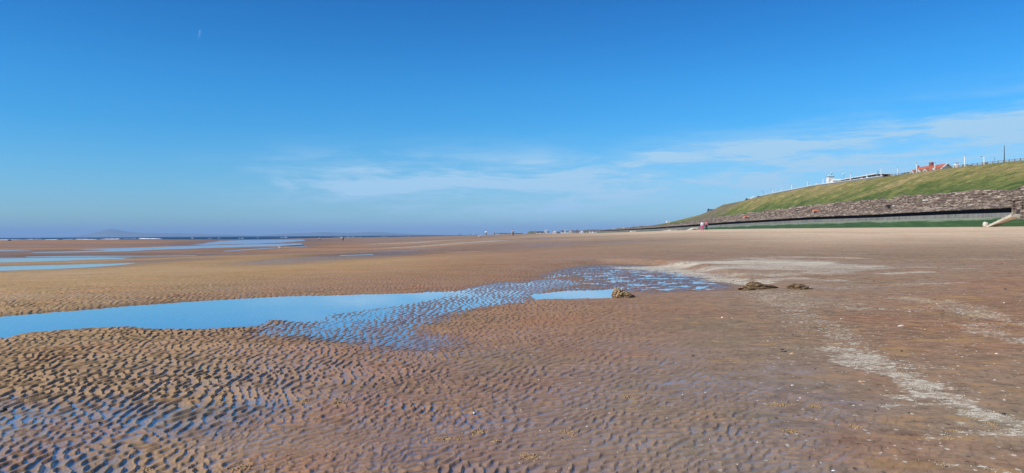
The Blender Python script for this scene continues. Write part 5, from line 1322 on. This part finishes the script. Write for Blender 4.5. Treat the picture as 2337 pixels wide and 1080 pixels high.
NS = [(1081, 943, 9, 'bright white oval shell low in the middle of the picture, largest on the ripples'), (1233, 983, 6, 'white shell on the ripples right of the long ochre crumb patch'),
      (1340, 975, 6, 'white shell just above the right end of the bright golden crumb patch'), (1146, 973, 4, 'tiny white shell above the two ochre crumb patches'), (2274, 808, 8, 'round white shell near the right edge of the sand'),
      (1808, 880, 8, 'white oval shell below the dark mussel shells on the smooth sand'), (1648, 725.5, 10, 'white shell lying alone left of the grit band, below the seaweed rock'), (1670, 727, 6, 'smaller white shell right of the lone white shell below the seaweed rock'),
      (1948, 926, 6, 'white shell on the bare sand left of the brightest grit streak'), (1826, 909, 6, 'white shell right of the orange silt streak'), (1729, 1011, 6, 'white shell low on the smooth sand near the bottom'),
      (1962, 808, 7, 'pale shell at the upper end of the grit band'), (2196, 815, 7, 'flat white shell left of the round white shell'), (2270, 868, 7, 'white shell on the reddish sand by the right edge'),
      (2292, 914, 6, 'white shell just above the bright grit at the right edge'), (1830, 735.7, 5, 'white shell inside the upper grit band'), (1901.5, 1076, 9, 'pale shell at the very bottom edge'),
      (1778, 817.6, 6, 'white shell beside the pair of mussel shells'), (2076, 712, 5, 'white shell on the far grit strip at right'), (479.5, 651.5, 5.5, 'lone white shell on the rippled sand beyond the main pool')]
for px, py, w_, lb in NS: small(shm, 'shell', px, py, w_, lb, 'shell', None, asp=random.uniform(.6, .9))
small(shm, 'razor_shell', 2056, 745, 19, 'long thin white razor shell lying on the reddish sand', 'shell', rz=R(12), asp=.28, hgt=.7)
small(sho, 'shell', 1808, 808.5, 14, 'tan shell lying beside the two black mussel shells', 'shell', rz=.2, asp=.7, hgt=1.1); small(sho, 'shell', 1964.5, 872, 13, 'orange tan shell left of the grit band', 'shell', asp=.7, hgt=1.1)
ms = pebble_mesh(5, pebd)
small(ms, 'mussel_shell', 1787.5, 803.5, 13, 'larger of two black mussel shells on the smooth sand', 'mussel shell', rz=R(-28), asp=.5, hgt=.9); small(ms, 'mussel_shell', 1784, 798, 8, 'smaller black mussel shell just behind the larger one', 'mussel shell', rz=R(0), asp=.6)
for px, py, w_, lb in [(2057.6, 803, 9, 'dark pebble midway between grit band and right edge'), (1581, 813, 8, 'dark pebble on the smooth sand left of the mussel shells'), (1810, 765.5, 6, 'dark pebble above the mussel shells'), (1861, 843.7, 6, 'dark pebble below the tan shell'),
                       (1683, 900, 6, 'dark pebble left of the orange silt streak'), (1958, 1014, 7, 'dark pebble low on the bare sand'), (2074, 944.7, 7, 'dark pebble below the bright grit tongue'), (2291, 947.5, 10, 'dark flat pebble in the bright grit at the right edge'),
                       (8, 939, 16, 'dark weed-stained stone at the bottom left edge'), (226, 966, 8, 'dark pebble in the wet hollows at lower left'), (541.8, 967, 8, 'dark pebble on the ripples right of the wet hollows'), (1282, 1001, 5, 'black speck of stone beside the bright golden crumb patch'), (2295, 661, 7, 'dark pebble far off on the brown sand near the right edge')]:
    small(pebm[0], 'pebble', px, py, w_, lb, 'pebble', None, asp=random.uniform(.5, .8))
# look-alike chips
rs = random.Random(3)
for i in range(170):
    px = rs.uniform(1180, 2337) if i % 5 else rs.uniform(300, 1300); py = 640 + 440 * rs.random() ** .85
    if px < 1450 and py < 760: continue
    small(shm, 'shell_chip', px, py, rs.choice([2.5, 2.8, 3.2, 3.6, 4.2, 5]) * (.7 if px < 1180 else 1), 'tiny white shell chip lying on the open sand', 'shell chip', 'tiny white shell chips', asp=rs.uniform(.4, .9))
for i in range(120):
    px = rs.uniform(1500, 2337); py = 600 + 470 * rs.random() ** 1.6
    small(pebm[i % 3], 'tiny_pebble', px, py, rs.choice([2.4, 3, 3.4, 4]), 'tiny dark pebble on the right-hand sand', 'pebble', 'tiny dark pebbles', asp=rs.uniform(.5, .9))
# ochre crumbs thrown up by lugworms
cr = varied('ochre_crumb', (.37, .235, .115), .4, 40, .6, .3)
def crumbs(px, py, wpx, hpx, label, n=None):
    c = seat(px, py); k = c[1] / F; a = wpx / 2 * k; dpt = hpx / 2 * c[1] ** 2 / (1.55 * F); b = MB(); rr = random.Random(int(px * 3 + py)); n = n or int(20 + wpx * .8)
    for i in range(n):
        u = rr.gauss(0, .45) * a; v = rr.gauss(0, .45) * dpt; s_ = rr.uniform(.0035, .0085); z = height(c[0] + u, c[1] + v) - c[2]
        b.ell((u, v, z + s_ * .3), (s_ * rr.uniform(.8, 1.6), s_, s_ * .8), 5)
    o = b.build('worm_cast', cr, None, True); o.location = tuple(map(float, c)); return tag(o, label, 'worm cast')
for a_ in [(472, 861, 42, 12, 'ochre crumb patch highest of the cluster at left'), (493, 903, 38, 10, 'ochre crumb patch in the centre of the left cluster'), (503, 917, 30, 9, 'ochre crumb patch lowest of the left cluster'), (435, 911, 14, 8, 'small ochre crumb patch left of the left cluster'),
           (692, 917, 46, 9, 'golden crumb patch first of two side by side right of the left cluster'), (770, 920, 34, 12, 'golden crumb patch second of two side by side'), (1018, 1003, 90, 8, 'long thin ochre crumb streak near the bottom centre'), (1092, 986, 50, 14, 'ochre crumb patch above the long thin streak'),
           (1127, 1008, 20, 8, 'small round ochre crumb patch right of the long thin streak'), (1300, 988, 50, 9, 'bright golden crumb patch at bottom centre right'), (546, 1067, 50, 16, 'ochre crumb patch at the bottom edge left of centre'), (334, 1075, 44, 10, 'ochre crumb patch touching the bottom edge at left'),
           (1210, 1045, 60, 14, 'loose ochre crumbs near the bottom centre'), (1785, 924, 80, 9, 'orange silt crumbs in a long streak on the smooth sand'), (1859, 928, 36, 8, 'orange crumbs right of the long silt streak'), (1956, 974, 22, 10, 'small brown crumb heap on the smooth sand'), (1804, 987, 34, 9, 'orange crumbs near the bottom on the smooth sand'),
           (2177, 984, 30, 8, 'orange crumbs between the grit tongues, upper one'), (2258, 968, 34, 12, 'orange crumbs in the grit near the right edge'), (2170, 1003, 24, 7, 'orange crumbs between the grit tongues, lower one'), (1430, 905, 30, 7, 'brown crumbs on the fading ripples right of centre')]:
    crumbs(*a_)
# bleached shell grit lying in bands
wts = (shell ** 1.7) * (RR < 34) * (RR > 3.8) * (np.abs(TH) < R(44))
cellw = (RR * np.gradient(ang)[None, :] * np.gradient(rad)[:, None]) * wts / np.maximum(RR, 5) ** 1.6
pr = cellw.ravel() / cellw.sum(); NGR = 60000
ii = rng.choice(pr.size, NGR, p=pr)
cx_ = gx.ravel()[ii] + rng.normal(0, .006, NGR) * (1 + RR.ravel()[ii] * .08); cy_ = gy.ravel()[ii] + rng.normal(0, .02, NGR) * (1 + RR.ravel()[ii] * .12); cz_ = gz2.ravel()[ii]
keep = fbm(cx_ * 7, cy_ * 4, 4, 161) + .25 * fbm(cx_ * 30, cy_ * 30, 2, 165) > -.02
cx_, cy_, cz_ = cx_[keep], cy_[keep], cz_[keep]; n = len(cx_)
s_ = rng.uniform(.002, .006, n) * (1 + np.hypot(cx_, cy_) * .02); th_ = rng.uniform(0, 6.28, n)
tl = rng.normal(0, .35, (n, 2))
V = np.zeros((n, 5, 3))
for j, (a, b_) in enumerate([(1, 0), (0, .7), (-1, 0), (0, -.7)]):
    dx = (a * np.cos(th_) - b_ * np.sin(th_)) * s_; dy = (a * np.sin(th_) + b_ * np.cos(th_)) * s_
    V[:, j] = np.stack([cx_ + dx, cy_ + dy, cz_ + .0035 + dx * tl[:, 0] + dy * tl[:, 1]], -1)
V[:, 4] = np.stack([cx_, cy_, cz_ + .004 + s_ * .45], -1)
base_i = np.arange(n)[:, None] * 5
tri = np.stack([np.concatenate([base_i + a, base_i + (a + 1) % 4, base_i + 4], 1) for a in range(4)], 1).reshape(-1, 3)
me = bpy.data.meshes.new('shell_grit'); me.vertices.add(n * 5); me.vertices.foreach_set('co', V.reshape(-1).astype(np.float32))
me.loops.add(len(tri) * 3); me.loops.foreach_set('vertex_index', tri.reshape(-1).astype(np.int32)); me.polygons.add(len(tri)); me.polygons.foreach_set('loop_start', np.arange(0, len(tri) * 3, 3, dtype=np.int32)); me.update(calc_edges=True)
def gritf(t, p):
    t.set(p.inputs['Base Color'], t.ramp(t.noise(t.geo(), 70, 2, .6), [(.3, (.30, .25, .18)), (.5, (.52, .46, .36)), (.7, (.70, .65, .54))]))
tag(link('shell_grit', me, mat('shell_grit', None, .7, .3, gritf)), kind='stuff')
# ------------------------------------------------------------------ air
def haze_box():
    me = raw_mesh('haze', [(x, y, z) for z in (-6, 300) for x, y in ((-30000, -4000), (30000, -4000), (30000, 30000), (-30000, 30000))],
                  [(0, 3, 2, 1), (4, 5, 6, 7), (0, 1, 5, 4), (1, 2, 6, 5), (2, 3, 7, 6), (3, 0, 4, 7)])
    m = bpy.data.materials.new('haze'); m.use_nodes = True; nt = m.node_tree
    nt.nodes.remove(nt.nodes['Principled BSDF'])
    v = nt.nodes.new('ShaderNodeVolumePrincipled'); v.inputs['Color'].default_value = (.40, .60, .95, 1)
    v.inputs['Density'].default_value = HAZE; v.inputs['Anisotropy'].default_value = .0
    nt.links.new(v.outputs[0], nt.nodes['Material Output'].inputs['Volume'])
    o = link('haze', me, m); return tag(o, kind='stuff')
HAZE = 5e-5
haze_box()
